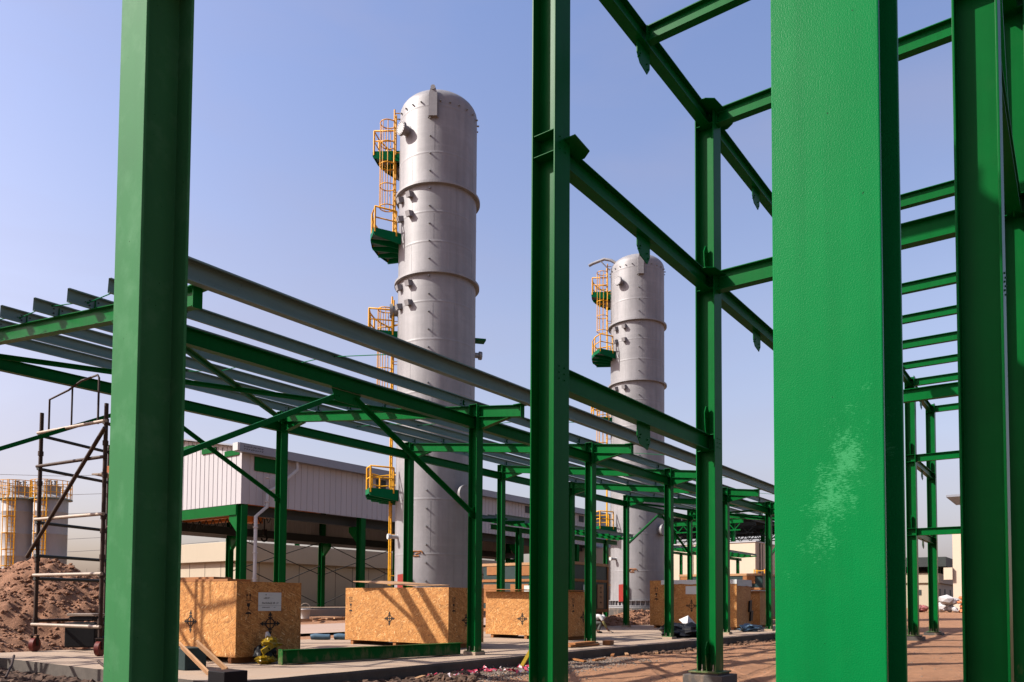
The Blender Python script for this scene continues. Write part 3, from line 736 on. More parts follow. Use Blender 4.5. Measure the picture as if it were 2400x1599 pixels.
heap('dirt_mound', M_mound, 11.7, 30.6, 7.2, 4.6, 2.95, R(-50), 3, 150, 5200, (.02, .085), .85, label='big mound of excavated reddish earth behind the scaffold tower', category='dirt mound')
heap('dirt_mound', M_mound, 8.0, 27.6, 4.4, 2.6, 1.15, R(-45), 9, 90, 1800, (.015, .07), .8, label='low dark heap of loose earth at the left foot of the big mound', category='dirt mound')
heap('dirt_mound', M_mound, 47.5, 23.6, 7.5, 1.7, .95, R(-4), 5, 90, 1500, (.02, .1), .6, label='long brown earth bank in front of the far tower base', category='dirt mound')

# ------------------------------------------------------------------ crates
def cog_mark(parent, c, face, s=.2):
    """painted centre-of-gravity cross; face '-X' or '-Y'"""
    u = Vector((0, -1, 0)) if face == '-X' else Vector((1, 0, 0)); n = Vector((-1, 0, 0)) if face == '-X' else Vector((0, -1, 0))
    q = Vector((0, 0, 1)); c = Vector(c)+n*.002; m = MB(); t = n*.002
    def quad(o, a, b): m.prism([(-1, -1), (1, -1), (1, 1), (-1, 1)], o, a, b, t)
    quad(c, u*s*1.0, q*.014); quad(c+n*.0006, u*.014, q*s*1.0)
    for d, e in ((u, q), (-u, q), (q, u), (-q, u)):
        o = c+d*s*.66+n*.001; m.prism([(0, -.16*s*1.4), (.34*s, 0), (0, .16*s*1.4)], o, d, e, t)
        quad(c+d*s*.52+n*.0012, d*.012, e*s*.22)
    pts = [(math.cos(k*math.pi/10)*.42*s, math.sin(k*math.pi/10)*.42*s) for k in range(21)]
    for a, b in zip(pts[:-1], pts[1:]):
        o0 = c+u*a[0]+q*a[1]; o1 = c+u*b[0]+q*b[1]; d = (o1-o0)/2; w_ = d.normalized().cross(n)*.014; quad((o0+o1)/2+n*.0015, d*1.1, w_)
    m.build('gravity_mark', M_ink, parent)
def handling_marks(parent, c, face, s=1.0):
    u = Vector((0, -1, 0)) if face == '-X' else Vector((1, 0, 0)); n = Vector((-1, 0, 0)) if face == '-X' else Vector((0, -1, 0))
    q = Vector((0, 0, 1)); c = Vector(c)+n*.002; t = n*.002
    def P(poly, o): m.prism([(x*s, y*s) for x, y in poly], o, u, q, t)
    m = MB()
    for sx in (-.04, .04):                                             # this way up
        o = c+q*.2*s+u*sx*s; P([(-.008, -.06), (.008, -.06), (.008, .02), (-.008, .02)], o); P([(-.028, .02), (.028, .02), (0, .065)], o)
    P([(-.075, 0), (.075, 0), (.075, .012), (-.075, .012)], c+q*.115*s)
    P([(-.04, .06), (.04, .06), (.032, .0), (.008, -.02), (.008, -.06), (-.008, -.06), (-.008, -.02), (-.032, 0)], c+q*.0)   # glass
    P([(-.03, -.072), (.03, -.072), (.03, -.06), (-.03, -.06)], c)
    P([(.075*math.cos(k*math.pi/8), .05*math.sin(k*math.pi/8)) for k in range(9)], c-q*.17*s); P([(-.006, -.07), (.006, -.07), (.006, 0), (-.006, 0)], c-q*.17*s)  # umbrella
    m.build('handling_marks', M_ink, parent)
def crate(label, x0, x1, y0, y1, z0, z1, lid=True, post=True):
    T = thing('plywood_crate', label, 'crate', ((x0+x1)/2, (y0+y1)/2, -.1), 'strand board crates on the shed slab')
    m = MB(); t = .018
    m.box(x0, x0+t, y0, y1, z0, z1); m.box(x1-t, x1, y0, y1, z0, z1)
    m.box(x0+t, x1-t, y0+.004, y0+t+.004, z0+.003, z1-.004); m.box(x0+t, x1-t, y1-t-.004, y1-.004, z0+.003, z1-.004)
    m.box(x0+t, x1-t, y0+t, y1-t, z1-.05, z1-.03)
    m.build('panels', M_osb, T)
    yj = y0+(y1-y0)*.46; j = MB(); j.box(x0-.0012, x0+.002, yj-.003, yj+.003, z0+.01, z1-.01); j.build('panel_joint', M_wooddk, T)
    zj = z0+1.22 if z1-z0 < 2 else z0+1.25; j = MB(); j.box(x0+.02, x1-.02, y0+.0026, y0+.006, zj-.0035, zj+.0035); j.build('panel_joint', M_wooddk, T)
    for zz in (z0+.05, z1-.05):
        q = MB(); k = 0
        while y0+.1+k*.22 < y1-.05: q.box(x0-.0022, x0+.001, y0+.1+k*.22-.006, y0+.1+k*.22+.006, zz-.006, zz+.006); k += 1
        q.build('nail_row', M_ink, T)
    for y in (y0+.25, (y0+y1)/2, y1-.3):
        s = MB(); s.box(x0+.03, x1-.03, y-.06, y+.06, -.1, z0-.002); s.build('skid', M_wooddk, T)
    return T
c1 = crate('nearest strand board crate, with a white paper sheet on its shaded side', 10.11, 11.86, 14.94, 18.4, .04, 1.72)
cog_mark(c1, (11.0, 14.944, .77), '-Y', .27); cog_mark(c1, (10.11, 16.71, .80), '-X', .26); handling_marks(c1, (10.42, 14.944, 1.17), '-Y', 1.05)
m = MB(); m.box(10.67, 11.29, 14.936, 14.941, 1.06, 1.48); pp = m.build('paper_sheet', M_paper, c1)
text_mesh('PACKAGE 09. 37', .062, 'lettering', M_ink, pp, (10.99, 14.934, 1.235), RX)
for dy, tx, sz in ((1.425, '\u25a0        \u2014\u2014\u2014', .03), (1.365, 'PROJECT SITE     - - - - -', .022), (1.34, 'SHIPPING UNIT  - - - - - - - - -', .022), (1.14, 'GROSS WEIGHT  - - - -  KG', .03)):
    text_mesh(tx, sz, 'lettering', M_ink, pp, (10.95, 14.934, dy), RX)
m = MB(); m.box(10.66, 11.30, 14.9345, 14.9355, 1.175, 1.179); m.build('printed_line', M_ink, pp)
c2 = crate('long strand board crate standing left of the first front shed column', 17.19, 18.85, 14.95, 19.4, .04, 1.72)
cog_mark(c2, (17.19, 17.37, .76), '-X', .22); handling_marks(c2, (17.19, 19.14, 1.15), '-X', 1.1); cog_mark(c2, (18.0, 14.954, .74), '-Y', .2); handling_marks(c2, (17.43, 14.954, 1.17), '-Y', 1)
c3 = crate('strand board crate half hidden by the central tall column and second shed column', 23.96, 25.7, 15.09, 18.9, .04, 1.70)
cog_mark(c3, (23.96, 17.13, .66), '-X', .24); cog_mark(c3, (25.05, 15.094, .74), '-Y', .22); handling_marks(c3, (24.33, 15.094, 1.15), '-Y', 1.2)
c4 = crate('biggest strand board crate, topped with torn white sheeting', 39.76, 41.95, 14.6, 19.6, .04, 2.55)
cog_mark(c4, (39.76, 17.11, 1.15), '-X', .34); handling_marks(c4, (39.76, 19.2, 1.75), '-X', 1.6)
m = MB(); m.box(39.748, 39.752, 16.64, 17.45, 1.78, 2.22); m.build('paper_sheet', M_paper, c4)
def drape(m, x0, x1, y0, y1, zt, drop, seed, face='-X'):
    rnd = random.Random(seed); n = 14
    pts = []
    for k in range(n+1):
        y = y0+(y1-y0)*k/n; j = rnd.uniform(-.01, .01); pts.append(((x0-.03, y, zt-drop*(1+rnd.uniform(-.12, .12))), (x0-.026+j, y, zt+.01), (x1, y, zt+.025+j)))
    v = [p for q in pts for p in q]
    m.add(v, [(k*3+i, (k+1)*3+i, (k+1)*3+i+1, k*3+i+1) for k in range(n) for i in range(2)])
m = MB(); drape(m, 39.76, 41.9, 14.58, 18.9, 2.55, .22, 3)
n = 10; rnd = random.Random(5); v = []
for k in range(n+1):
    x = 39.74+2.25*k/n; v += [(x, 14.575, 2.565), (x, 14.55, 2.565-.32-.03*rnd.random())]
m.add(v, [(k*2, k*2+2, k*2+3, k*2+1) for k in range(n)])
m.build('torn_sheeting', M_paper, c4)
for (p, r) in (((41.7, 14.56, 1.15), .3), ((41.85, 14.56, .62), .28)):
    m = MB(); m.obox(p, (.18, 0, .02), (0, .05, 0), (.05, 0, r)); m.build('torn_black_flap', M_black, c4, bevel=.02)
m = MB(); m.rock((39.7, 18.3, 2.12), .26, .8, random.Random(2)); m.build('torn_black_flap', M_black, c4)
c5 = crate('farthest strand board crate, peeping out at the right of the biggest one', 44.6, 46.6, 15.0, 19.4, .04, 2.02)
m = MB(); m.box(44.5, 46.7, 14.95, 19.5, 2.03, 2.07); m.build('lid', M_paper, c5); m = MB(); m.box(44.52, 46.68, 14.93, 19.5, 1.94, 2.028); m.build('lid_batten', M_wooddk, c5)
m = MB(); m.rock((44.5, 15.9, 1.6), .2, 1, random.Random(8)); m.build('torn_black_flap', M_black, c5)
cog_mark(c5, (44.6, 16.8, .9), '-X', .3)
# loose lids and boards lying on crates
def boards(name, label, cat, quads, mat, group=None):
    m = MB()
    for c, ax, ay, az in quads: m.obox(c, ax, ay, az)
    tag(m.build(name, mat, bevel=.003), label, cat, group)
boards('loose_lid', 'raised loose lid board lying askew on the long strand board crate', 'board', [((17.95, 17.6, 1.87), (.85, .12, .03), (-.2, 1.25, .08), (0, -.001, .012))], M_wood)
boards('loose_lid', 'dark edged lid planks stacked on the nearest crate', 'board', [((10.42, 16.9, 1.748), (.30, 0, 0), (0, 1.6, 0), (0, 0, .025)), ((10.40, 17.2, 1.803), (.26, .05, 0), (-.05, 1.2, 0), (0, 0, .028))], M_wooddk)
boards('loose_lid', 'thin dark lid resting on the crate behind the central column', 'board', [((24.6, 17.0, 1.76), (.95, 0, 0), (0, 2.1, .03), (0, 0, .014))], M_wooddk)
# dark sheeted machine crates
def teal_crate(label, x0, x1, y0, y1, z0, z1, zmid):
    T = thing('sheeted_crate', label, 'crate', ((x0+x1)/2, (y0+y1)/2, 0), 'dark sheeted crates with timber battens')
    m = MB(); m.box(x0, x1, y0, y1, z0, z1); m.build('sheeting', M_tealcloth, T, bevel=.03)
    for z, h in ((z1-.05, .16), (zmid, .15), (z0+.1, .16)):
        m = MB(); m.box(x0-.05, x0-.004, y0-.05, y1+.05, z-h/2, z+h/2); m.box(x0-.05, x1+.05, y0-.05, y0-.004, z-h/2-.002, z+h/2-.002); m.build('batten', M_wood if z > z1-.2 else M_wooddk, T, bevel=.008)
    for x in (x1-.03,):
        m = MB(); m.box(x-.07, x+.07, y0-.056, y0-.004, z0, z1-.14); m.build('batten', M_wooddk, T)
    y = y0+.5
    k = 0
    while y < y1-.3:
        m = MB(); m.box(x0-.046, x0-.004, y, y+.85, z1-.66-(k % 2)*.06, z1-.16); m.build('timber_panel', M_wooddk, T, bevel=.01); y += 2.3; k += 1
    y = y0+.9
    while y < y1-.8:
        m = MB(); m.box(x0-.03, x0-.004, y, y+1.3, z0+.5, zmid-.22); m.build('timber_panel', M_wooddk, T, bevel=.01); y += 2.0
    for k in range(3):
        m = MB(); m.box(x0+.1, x1-.1, y0+.3+k*(y1-y0-.8)/2, y0+.55+k*(y1-y0-.8)/2, -.3, z0-.004); m.build('skid', M_wooddk, T)
    return T
t1 = teal_crate('big dark teal sheeted crate with orange brown battens, between the towers', 36.5, 40.55, 22.75, 29.0, .72, 3.55, 2.55)
m = MB(); m.box(36.455, 36.465, 25.4, 25.95, 1.7, 2.25); m.build('paper_sheet', M_paper, t1)
m = MB(); m.box(39.3, 39.95, 22.69, 22.745, .95, 2.35); tp = m.build('timber_panel', M_wood, t1)
m = MB()
for z in (2.15, 1.9, 1.62, 1.3):
    m.box(39.5, 39.75, 22.683, 22.689, z-.02, z+.02); m.box(39.61, 39.64, 22.6815, 22.6825, z-.1, z+.1)
m.build('handling_marks', M_ink, tp)
m = MB(); m.box(37.7, 37.95, 22.70, 22.745, 1.85, 2.3); m.build('paper_sheet', M_paper, t1)
t2 = teal_crate('dark teal sheeted crate whose top shows above the biggest strand board crate', 52.3, 55.3, 17.4, 23.4, .2, 3.32, 2.3)

# ------------------------------------------------------------------ small things on and around the slab
T = thing('loose_beam', 'long dark green I-beam lying loose along the slab edge', 'steel beam', (13.15, 13.6, -.1))
m = MB(); a, b = Vector((10.6, 14.02, .075)), Vector((15.6, 13.14, .075)); m.hsec(a, b, (0, 0, 1), .30, .20, .014, .009); d = (b-a).normalized(); m.obox(a+d*.01, d*.01, Vector((-d.y, d.x, 0))*.10, (0, 0, .165)); m.build('beam', M_green, T, bevel=.003)
for k, f in enumerate((.12, .55, .88)):
    p = a.lerp(b, f); tag(MB().obox((p.x, p.y, -.087), (.07, .01, 0), (-.05, .22, 0), (0, 0, .012)).build('timber_spacer', M_wood, bevel=.003), ('timber spacer under the left end of the loose beam', 'timber spacer under the middle of the loose beam', 'timber spacer under the right end of the loose beam')[k], 'timber', 'timber spacers under the loose beam')
# yellow and black bag
def lump(m, c, rx, ry, rz_, seed, amp=.25, n=18):
    vs = []; rows = n//2
    for i in range(rows+1):
        th = math.pi*i/rows
        for j in range(n):
            ph = 2*math.pi*j/n; p = Vector((math.sin(th)*math.cos(ph), math.sin(th)*math.sin(ph), math.cos(th)))
            k = 1+amp*noise.noise(p*2.1+Vector((seed, 0, 0)))+amp*.6*noise.noise(p*5+Vector((0, seed, 0)))
            vs.append((c[0]+p.x*rx*k, c[1]+p.y*ry*k, max(c[2]-rz_, c[2]+p.z*rz_*k)))
    m.add(vs, [(i*n+j, (i+1)*n+j, (i+1)*n+(j+1) % n, i*n+(j+1) % n) for i in range(rows) for j in range(n)], False)
T = thing('plastic_bag', 'crumpled yellow and black bag leaning on the nearest crate beside the loose beam', 'bag', (10.62, 14.62, -.1))
m = MB(); lump(m, (10.62, 14.6, .12), .26, .2, .22, 3, .4); m.build('black_sack', M_black, T)
m = MB(); lump(m, (10.55, 14.45, .0), .24, .13, .10, 8, .5); lump(m, (10.72, 14.52, .36), .22, .12, .13, 12, .6); m.obox((10.6, 14.42, .26), (.20, .03, .09), (0, .02, 0), (-.03, 0, .05)); m.build('yellow_sheet', M_yelbag, T)
m = MB(); m.tube([(10.7, 14.6, .4), (10.68, 14.58, .52), (10.66, 14.58, .60)], [.05, .06, .03], 8); m.build('pale_neck', M_cloth, T)
# planks leaning near the left column
for (a, b, lab) in (((8.43, 14.27, .41), (8.26, 12.86, -.14), 'raw timber plank propped nearest the tall left column'), ((8.74, 14.19, .44), (8.82, 13.27, -.06), 'raw timber plank propped against the dark block, next to the nearest crate')):
    m = MB(); m.bar(a, b, .17, .035, (.85, 0, .5)); o = m.build('timber_plank', M_wood, bevel=.004); tag(o, lab, 'plank', 'propped timber planks')
m = MB(); m.box(8.55, 9.02, 14.3, 15.2, -.1, .34); tag(m.build('dark_block', M_tealcloth, bevel=.015), 'dark teal topped block behind the propped planks', 'block')
m = MB(); m.box(7.42, 7.86, 11.25, 11.72, -.45, .13); tag(m.build('dark_box', M_black, bevel=.012), 'low black steel box at the slab edge below the propped planks', 'box')
# bundles, bucket, timber pile
for k, (x, y, lab) in enumerate(((18.35, 22.0, 'left one of two blue grey wrapped bundles behind the slab'), (18.95, 21.45, 'right one of two blue grey wrapped bundles, touching the long crate'))):
    m = MB(); u = rt; m.tube([Vector((x, y, .0))-u*.34, Vector((x, y, .02))-u*.2, Vector((x, y, .0))+u*.1, Vector((x, y, .01))+u*.34], [.10, .115, .11, .10], 10); tag(m.build('wrapped_bundle', M_blue), lab, 'bundle', 'blue grey wrapped bundles')
T = thing('bucket', 'small white plastic bucket on the ground before the warehouse', 'bucket', (35.7, 44.5, .0))
gz = ground_z(35.7, 44.5); m = MB(); m.lathe([(.26, 0), (.36, .75), (.39, .75), (.39, .82), (.33, .82), (.25, .08), (0, .08)], (35.7, 44.5, gz), 20); m.build('pail', M_white, T); m = MB(); m.tube([Vector((35.7, 44.5, gz+.8))+rt*.38*math.cos(a)+Vector((0, 0, .42*math.sin(a))) for a in [k*math.pi/8 for k in range(9)]], .02, 5); m.build('handle', M_palesteel, T)
rnd = random.Random(4)
T = thing('timber_pile', 'low scattered pile of timber lengths between road and warehouse', 'timber pile', (34, 41.5, -.3))
for k in range(14):
    x, y = 31+rnd.random()*8, 42.5+rnd.random()*3-(k % 3); a = rnd.uniform(-.5, .9); m = MB(); gz = ground_z(x, y)
    m.obox((x, y, gz+.08+.06*(k % 3)), (math.cos(a)*1.5, math.sin(a)*1.5, 0), (-math.sin(a)*.09, math.cos(a)*.09, 0), (0, 0, .05)); m.build('timber_length', M_wood if k % 2 else M_wooddk, T)
# tape scraps
def ribbon(c, seed, n=16, ln=.09, w_=.035, rise=.10):
    rnd = random.Random(seed); p = Vector(c); a = rnd.random()*6.28; L = []
    for k in range(n):
        a += rnd.uniform(-1.3, 1.3); p = p+Vector((math.cos(a), math.sin(a), 0))*ln; p.z = c[2]+.02+abs(math.sin(k*1.3+seed))*rise*rnd.random()
        t = rnd.uniform(-.8, .8); L.append((p.copy(), Vector((-math.sin(a)*math.cos(t), math.cos(a)*math.cos(t), math.sin(t)))*w_))
    return L
for k, (x, y, lab) in enumerate(((13.75, 12.55-1.1, 'biggest tangle of red and white barrier tape on the gravel'), (14.3, 11.05, 'tangle of barrier tape right of the biggest tangle'), (12.5, 11.3, 'loose scrap of barrier tape nearest the propped planks'), (13.0, 10.95, 'flat scrap of barrier tape in the front of the gravel'), (16.7, 11.45, 'tangle of dark red tape below the first front shed column'), (15.35, 10.9, 'short pink scrap of tape on the gravel bed'), (16.0, 11.2, 'streak of red and white tape beside the yellow stick'))):
    T = thing('tape_scrap', lab, 'barrier tape', (x, y, ground_z(x, y)), 'red and white barrier tape scraps')
    gz = ground_z(x, y)
    for q in range(3 if k not in (3, 5) else 1):
        L = ribbon((x+.12*q, y+.05*q, gz), k*7+q); A = MB()
        A.add([c_ for p, wv in L for c_ in (p-wv, p+wv)], [(2*i, 2*i+1, 2*i+3, 2*i+2) for i in range(len(L)-1)])
        o = A.build('ribbon', M_tape, T); o.data.materials.append(M_tapew)
        for i, f in enumerate(o.data.polygons): f.material_index = 1 if i % 3 == 2 else 0
# wood scraps
rnd = random.Random(11)
ws = [(16.35, 11.55, .5, 'yellow stick leaning below the first front shed column', (.62, .36, .06)), (16.9, 11.35, .28, 'brown batten lying on gravel by the first front shed column', None), (18.6, 11.35, .34, 'orange offcut at slab edge right of the first front shed column', None), (12.1, 11.35, .33, 'long bent scrap of wood in front of the loose beam', None), (20.9, 11.55, .33, 'upper board stacked by the second front shed column', None), (21.7, 11.5, .25, 'timber block beside the second front shed column base', None), (19.3, 11.1, .3, 'loose dark wooden chip left of the central column', None), (23.2, 11.2, .3, 'pale wooden chip in the rubble past the central column', None)]
for k, (x, y, L, lab, c_) in enumerate(ws):
    a = rnd.uniform(-.3, 1.2); gz = ground_z(x, y); m = MB(); tilt = .35 if k == 0 else .03
    m.obox((x, y, gz+.05+(L*tilt)), (math.cos(a)*L, math.sin(a)*L, L*tilt), (-math.sin(a)*.05, math.cos(a)*.05, 0), (0, 0, .022)); tag(m.build('wood_scrap', M_yelbag if k == 0 else (M_wood if k % 2 else M_wooddk), bevel=.003), lab, 'wood scrap', 'wood scraps along the slab edge')
boards('plank_stack', 'orange brown boards stacked under the second front shed column base', 'plank stack', [((21.1, 12.75, .02), (.7, .05, 0), (0, .13, 0), (0, 0, .03)), ((21.05, 12.72, -.05), (.8, -.05, 0), (0, .12, 0), (0, 0, .028)), ((22.5, 12.6, -.02), (.22, .05, 0), (0, .14, 0), (0, 0, .07))], M_wooddk)
# sheeting heaps
T = thing('sheeting_heap', 'black and grey crumpled sheeting heap beside the third front shed column', 'sheeting', (30.2, 13.1, -.1))
m = MB(); lump(m, (30.2, 13.3, .12), 1.5, .75, .30, 5, .55, 26); m.build('black_sheet', M_black, T)
m = MB(); m.add([(30.2, 13.2, .30), (30.9, 12.9, .22), (31.1, 13.5, .52), (30.5, 13.7, .60), (30.55, 13.3, .78)], [(0, 1, 4), (1, 2, 4), (2, 3, 4), (3, 0, 4)]); m.build('pale_sheet', M_cloth, T)
m = MB(); m.add([(29.7, 12.6, .1), (30.4, 12.5, .14), (30.9, 12.7, .2), (30.3, 12.9, .26)], [(0, 1, 2, 3)]); m.build('orange_sheet', M_wood, T)
m = MB(); lump(m, (28.4, 11.5, ground_z(28.4, 11.5)+.06), .75, .28, .10, 7, .4, 20); tag(m.build('blue_tarp', M_bluetarp), 'bright blue folded tarp on the earth left of the right middle column', 'tarp')
m = MB(); lump(m, (38.4, 13.4, .05), 1.0, .45, .2, 15, .5, 22); tag(m.build('grey_sheet', M_blue), 'pale blue grey plastic sheet at the foot of the biggest crate', 'sheeting')
# gravel, rubble and clods
def scatter(name, mat, n, fx, r0, r1, seed, label, cat):
    rnd = random.Random(seed); m = MB()
    for k in range(n):
        x, y = fx(rnd); r = r0+(r1-r0)*rnd.random()**2.5; m.rock((x, y, ground_z(x, y)+r*.22), r, .7, rnd)
    o = m.build(name, mat); o['kind'] = 'stuff'; o['label'] = label; o['category'] = cat
def along(x0, x1, yc, sp):
    def f(rnd): return (rnd.uniform(x0, x1), min(SLAB[2]-.08, rnd.gauss(yc, sp)))
    return f
scatter('gravel', M_stone, 5200, along(12.6, 20.5, 10.9, .5), .010, .036, 21, 'grey gravel bed in front of the slab edge', 'gravel')
scatter('rubble', M_clod, 800, along(8.0, 13.5, 11.0, .45), .02, .13, 22, 'dark earth rubble below the slab edge at left', 'rubble')
def leftr(rnd): return (7.55-abs(rnd.gauss(0, .8)), rnd.uniform(11.5, 21.5))
scatter('rubble', M_clod, 2600, leftr, .02, .13, 23, 'dark rubble and broken lumps along the left side of the slab', 'rubble')
def soilr(rnd): return (rnd.uniform(8, 45), rnd.uniform(2, 11.3))
scatter('pebbles', M_stone, 1300, soilr, .008, .03, 24, 'scattered small pebbles on the tan ground', 'pebbles')
scatter('rubble', M_clod, 700, along(22, 50, 11.45, .22), .02, .12, 25, 'dark rubble strip along the far slab edge', 'rubble')
# sticks in the rubble at bottom left
for k, (a, b, lab) in enumerate((((6.9, 13.6, -.2), (7.3, 15.2, .12), 'dark stick poking from the rubble at bottom left'), ((6.4, 17.0, -.25), (7.0, 18.2, .1), 'short steel rod stuck in the rubble by the slab corner'))):
    m = MB(); m.tube([a, Vector(a).lerp(Vector(b), .5)+Vector((.03, 0, .03)), b], .025, 6); tag(m.build('stick', M_rust), lab, 'stick', 'sticks in the rubble')

# ------------------------------------------------------------------ mobile scaffold tower
T = thing('scaffold_tower', 'rusty mobile scaffold tower on red castors beside the left column', 'scaffold', (10.5, 21.6, -.1))
PL, PR, PF, PG = Vector((9.12, 22.45, 0)), Vector((9.43, 19.57, 0)), Vector((11.35, 23.3, 0)), Vector((11.66, 20.42, 0))
tops = {0: 6.3, 1: 6.2, 2: 5.9, 3: 6.3}
for k, p in enumerate((PL, PR, PF, PG)):
    m = MB(); m.tube([(p.x, p.y, .36), (p.x, p.y, tops[k])], .05, 10)
    for z in (.75, 1.9, 2.35, 3.0, 3.35, 4.4, 5.2, 5.75): m.tube([(p.x, p.y, z-.06), (p.x, p.y, z+.06)], .068, 10)
    po = m.build('standard', M_rust, T)
    cw = MB(); d = rt; cw.tube([Vector((p.x, p.y, .085))-d*.055, Vector((p.x, p.y, .085))+d*.055], .185, 22); wheel = cw.build('castor_wheel', M_redwheel, T, bevel=.015)
    cf = MB(); cf.obox((p.x, p.y, .33), rt*.085, fw*.07, (0, 0, .012)); 
    for s in (-1, 1): cf.obox(Vector((p.x, p.y, .2))+rt*.075*s, rt*.008, fw*.05, (0, 0, .14))
    cf.tube([Vector((p.x, p.y, .085))-rt*.09, Vector((p.x, p.y, .085))+rt*.09], .02, 8); cf.build('castor_fork', M_rust, wheel)
def ledger(a, za, b, zb, mt, r=.045, ext=.08):
    a, b = Vector((a.x, a.y, za)), Vector((b.x, b.y, zb)); d = (b-a).normalized(); m = MB(); m.tube([a-d*ext, b+d*ext], r, 8); m.build('ledger', mt, T)
for z, mt in ((5.75, M_palesteel), (4.85, M_rust), (3.42, M_palesteel), (1.93, M_palesteel), (.62, M_palesteel)): ledger(PL+Vector((-.05, -.02, 0)), z, PR+Vector((-.05, 0, 0)), z, mt)
for z in (5.68, 4.78, 3.34, 2.45, 1.84, .72): ledger(PL, z, PF, z, M_darkroof if z > .8 else M_rust)
for z in (5.7, 3.4, 1.9, .65): ledger(PR, z, PG, z, M_rust); ledger(PF, z+.05, PG, z+.05, M_rust)
m = MB(); m.tube([PL+Vector((-.12, .35, 2.42)), PR+Vector((-.1, -.15, 5.55))], .05, 8); m.build('diagonal', M_rust, T)
m = MB(); p0 = Vector((PL.x, PL.y, 0)); u = (PR-PL)
pts = [PL+u*.12+Vector((0, 0, 5.78)), PL+u*.12+Vector((0, 0, 6.62)), PL+u*.42+Vector((0, 0, 6.76)), PL+u*.62+Vector((0, 0, 6.93)), PL+u*.86+Vector((0, 0, 6.98)), PL+u*.88+Vector((0, 0, 6.9)), PL+u*.88+Vector((0, 0, 5.72))]
m.tube(pts, .026, 8); m.tube([PL+u*.48+Vector((0, 0, 5.76)), PL+u*.48+Vector((0, 0, 6.79))], .024, 8); m.build('guard_hoop', M_rust, T)
m = MB(); q = PL.lerp(PF, .72); e = (PF-PL).normalized(); s_ = Vector((-e.y, e.x, 0))
for k in range(3): m.obox(q+s_*(-.5-k*.26)+e*.25+Vector((0, 0, 4.85)), e*.62, s_*.12, (0, 0, .02))
m.build('deck_board', M_palesteel, T)
m = MB(); m.obox(q-s_*.4+e*.45+Vector((0, 0, 5.05)), e*.12, s_*.16, (0, 0, .16)); tag(m.build('brick_block', M_brick, bevel=.01), 'small brick coloured block on the scaffold deck board', 'block')
sc2 = copy_tree(T, None, (-5.0, -.8, -.28)); sc2.scale = (1, 1, 1.4); sc2['label'] = 'added scaffold tower, unseen beyond the left edge, whose lattice shades the nearest crate'  # unseen stretched copy, added to throw lattice shadows on the nearest crate
# motor unit behind the scaffold feet
T = thing('site_machine', 'dark small site machine with wheel on the slab behind the scaffold feet', 'machine', (10.2, 23.2, -.1))
c = Vear = Vector((10.35, 22.3, 0))
m = MB(); m.obox(c+Vector((0, 0, .32)), rt*.42, fw*.3, (0, 0, .34)); m.obox(c+Vector((0, 0, .76)), rt*.34, fw*.26, (0, 0, .06)); m.build('engine_body', M_black, T, bevel=.03)
m = MB(); m.obox(c+Vector((0, 0, .87)), rt*.38, fw*.28, (0, 0, .035)); m.build('seat_plate', M_palesteel, T, bevel=.01)
m = MB(); m.tube([c+rt*.75-fw*.1+Vector((0, 0, .10)), c+rt*.75+Vector((0, 0, .10))], .2, 18); m.build('wheel', M_black, T, bevel=.02)
m = MB(); m.tube([c+rt*.3+Vector((0, 0, .3)), c+rt*.8+Vector((0, 0, .1)), c+rt*1.5+Vector((0, 0, .06)), c+rt*1.9+Vector((0, 0, .02))], .05, 8); m.build('drawbar', M_darkroof, T)

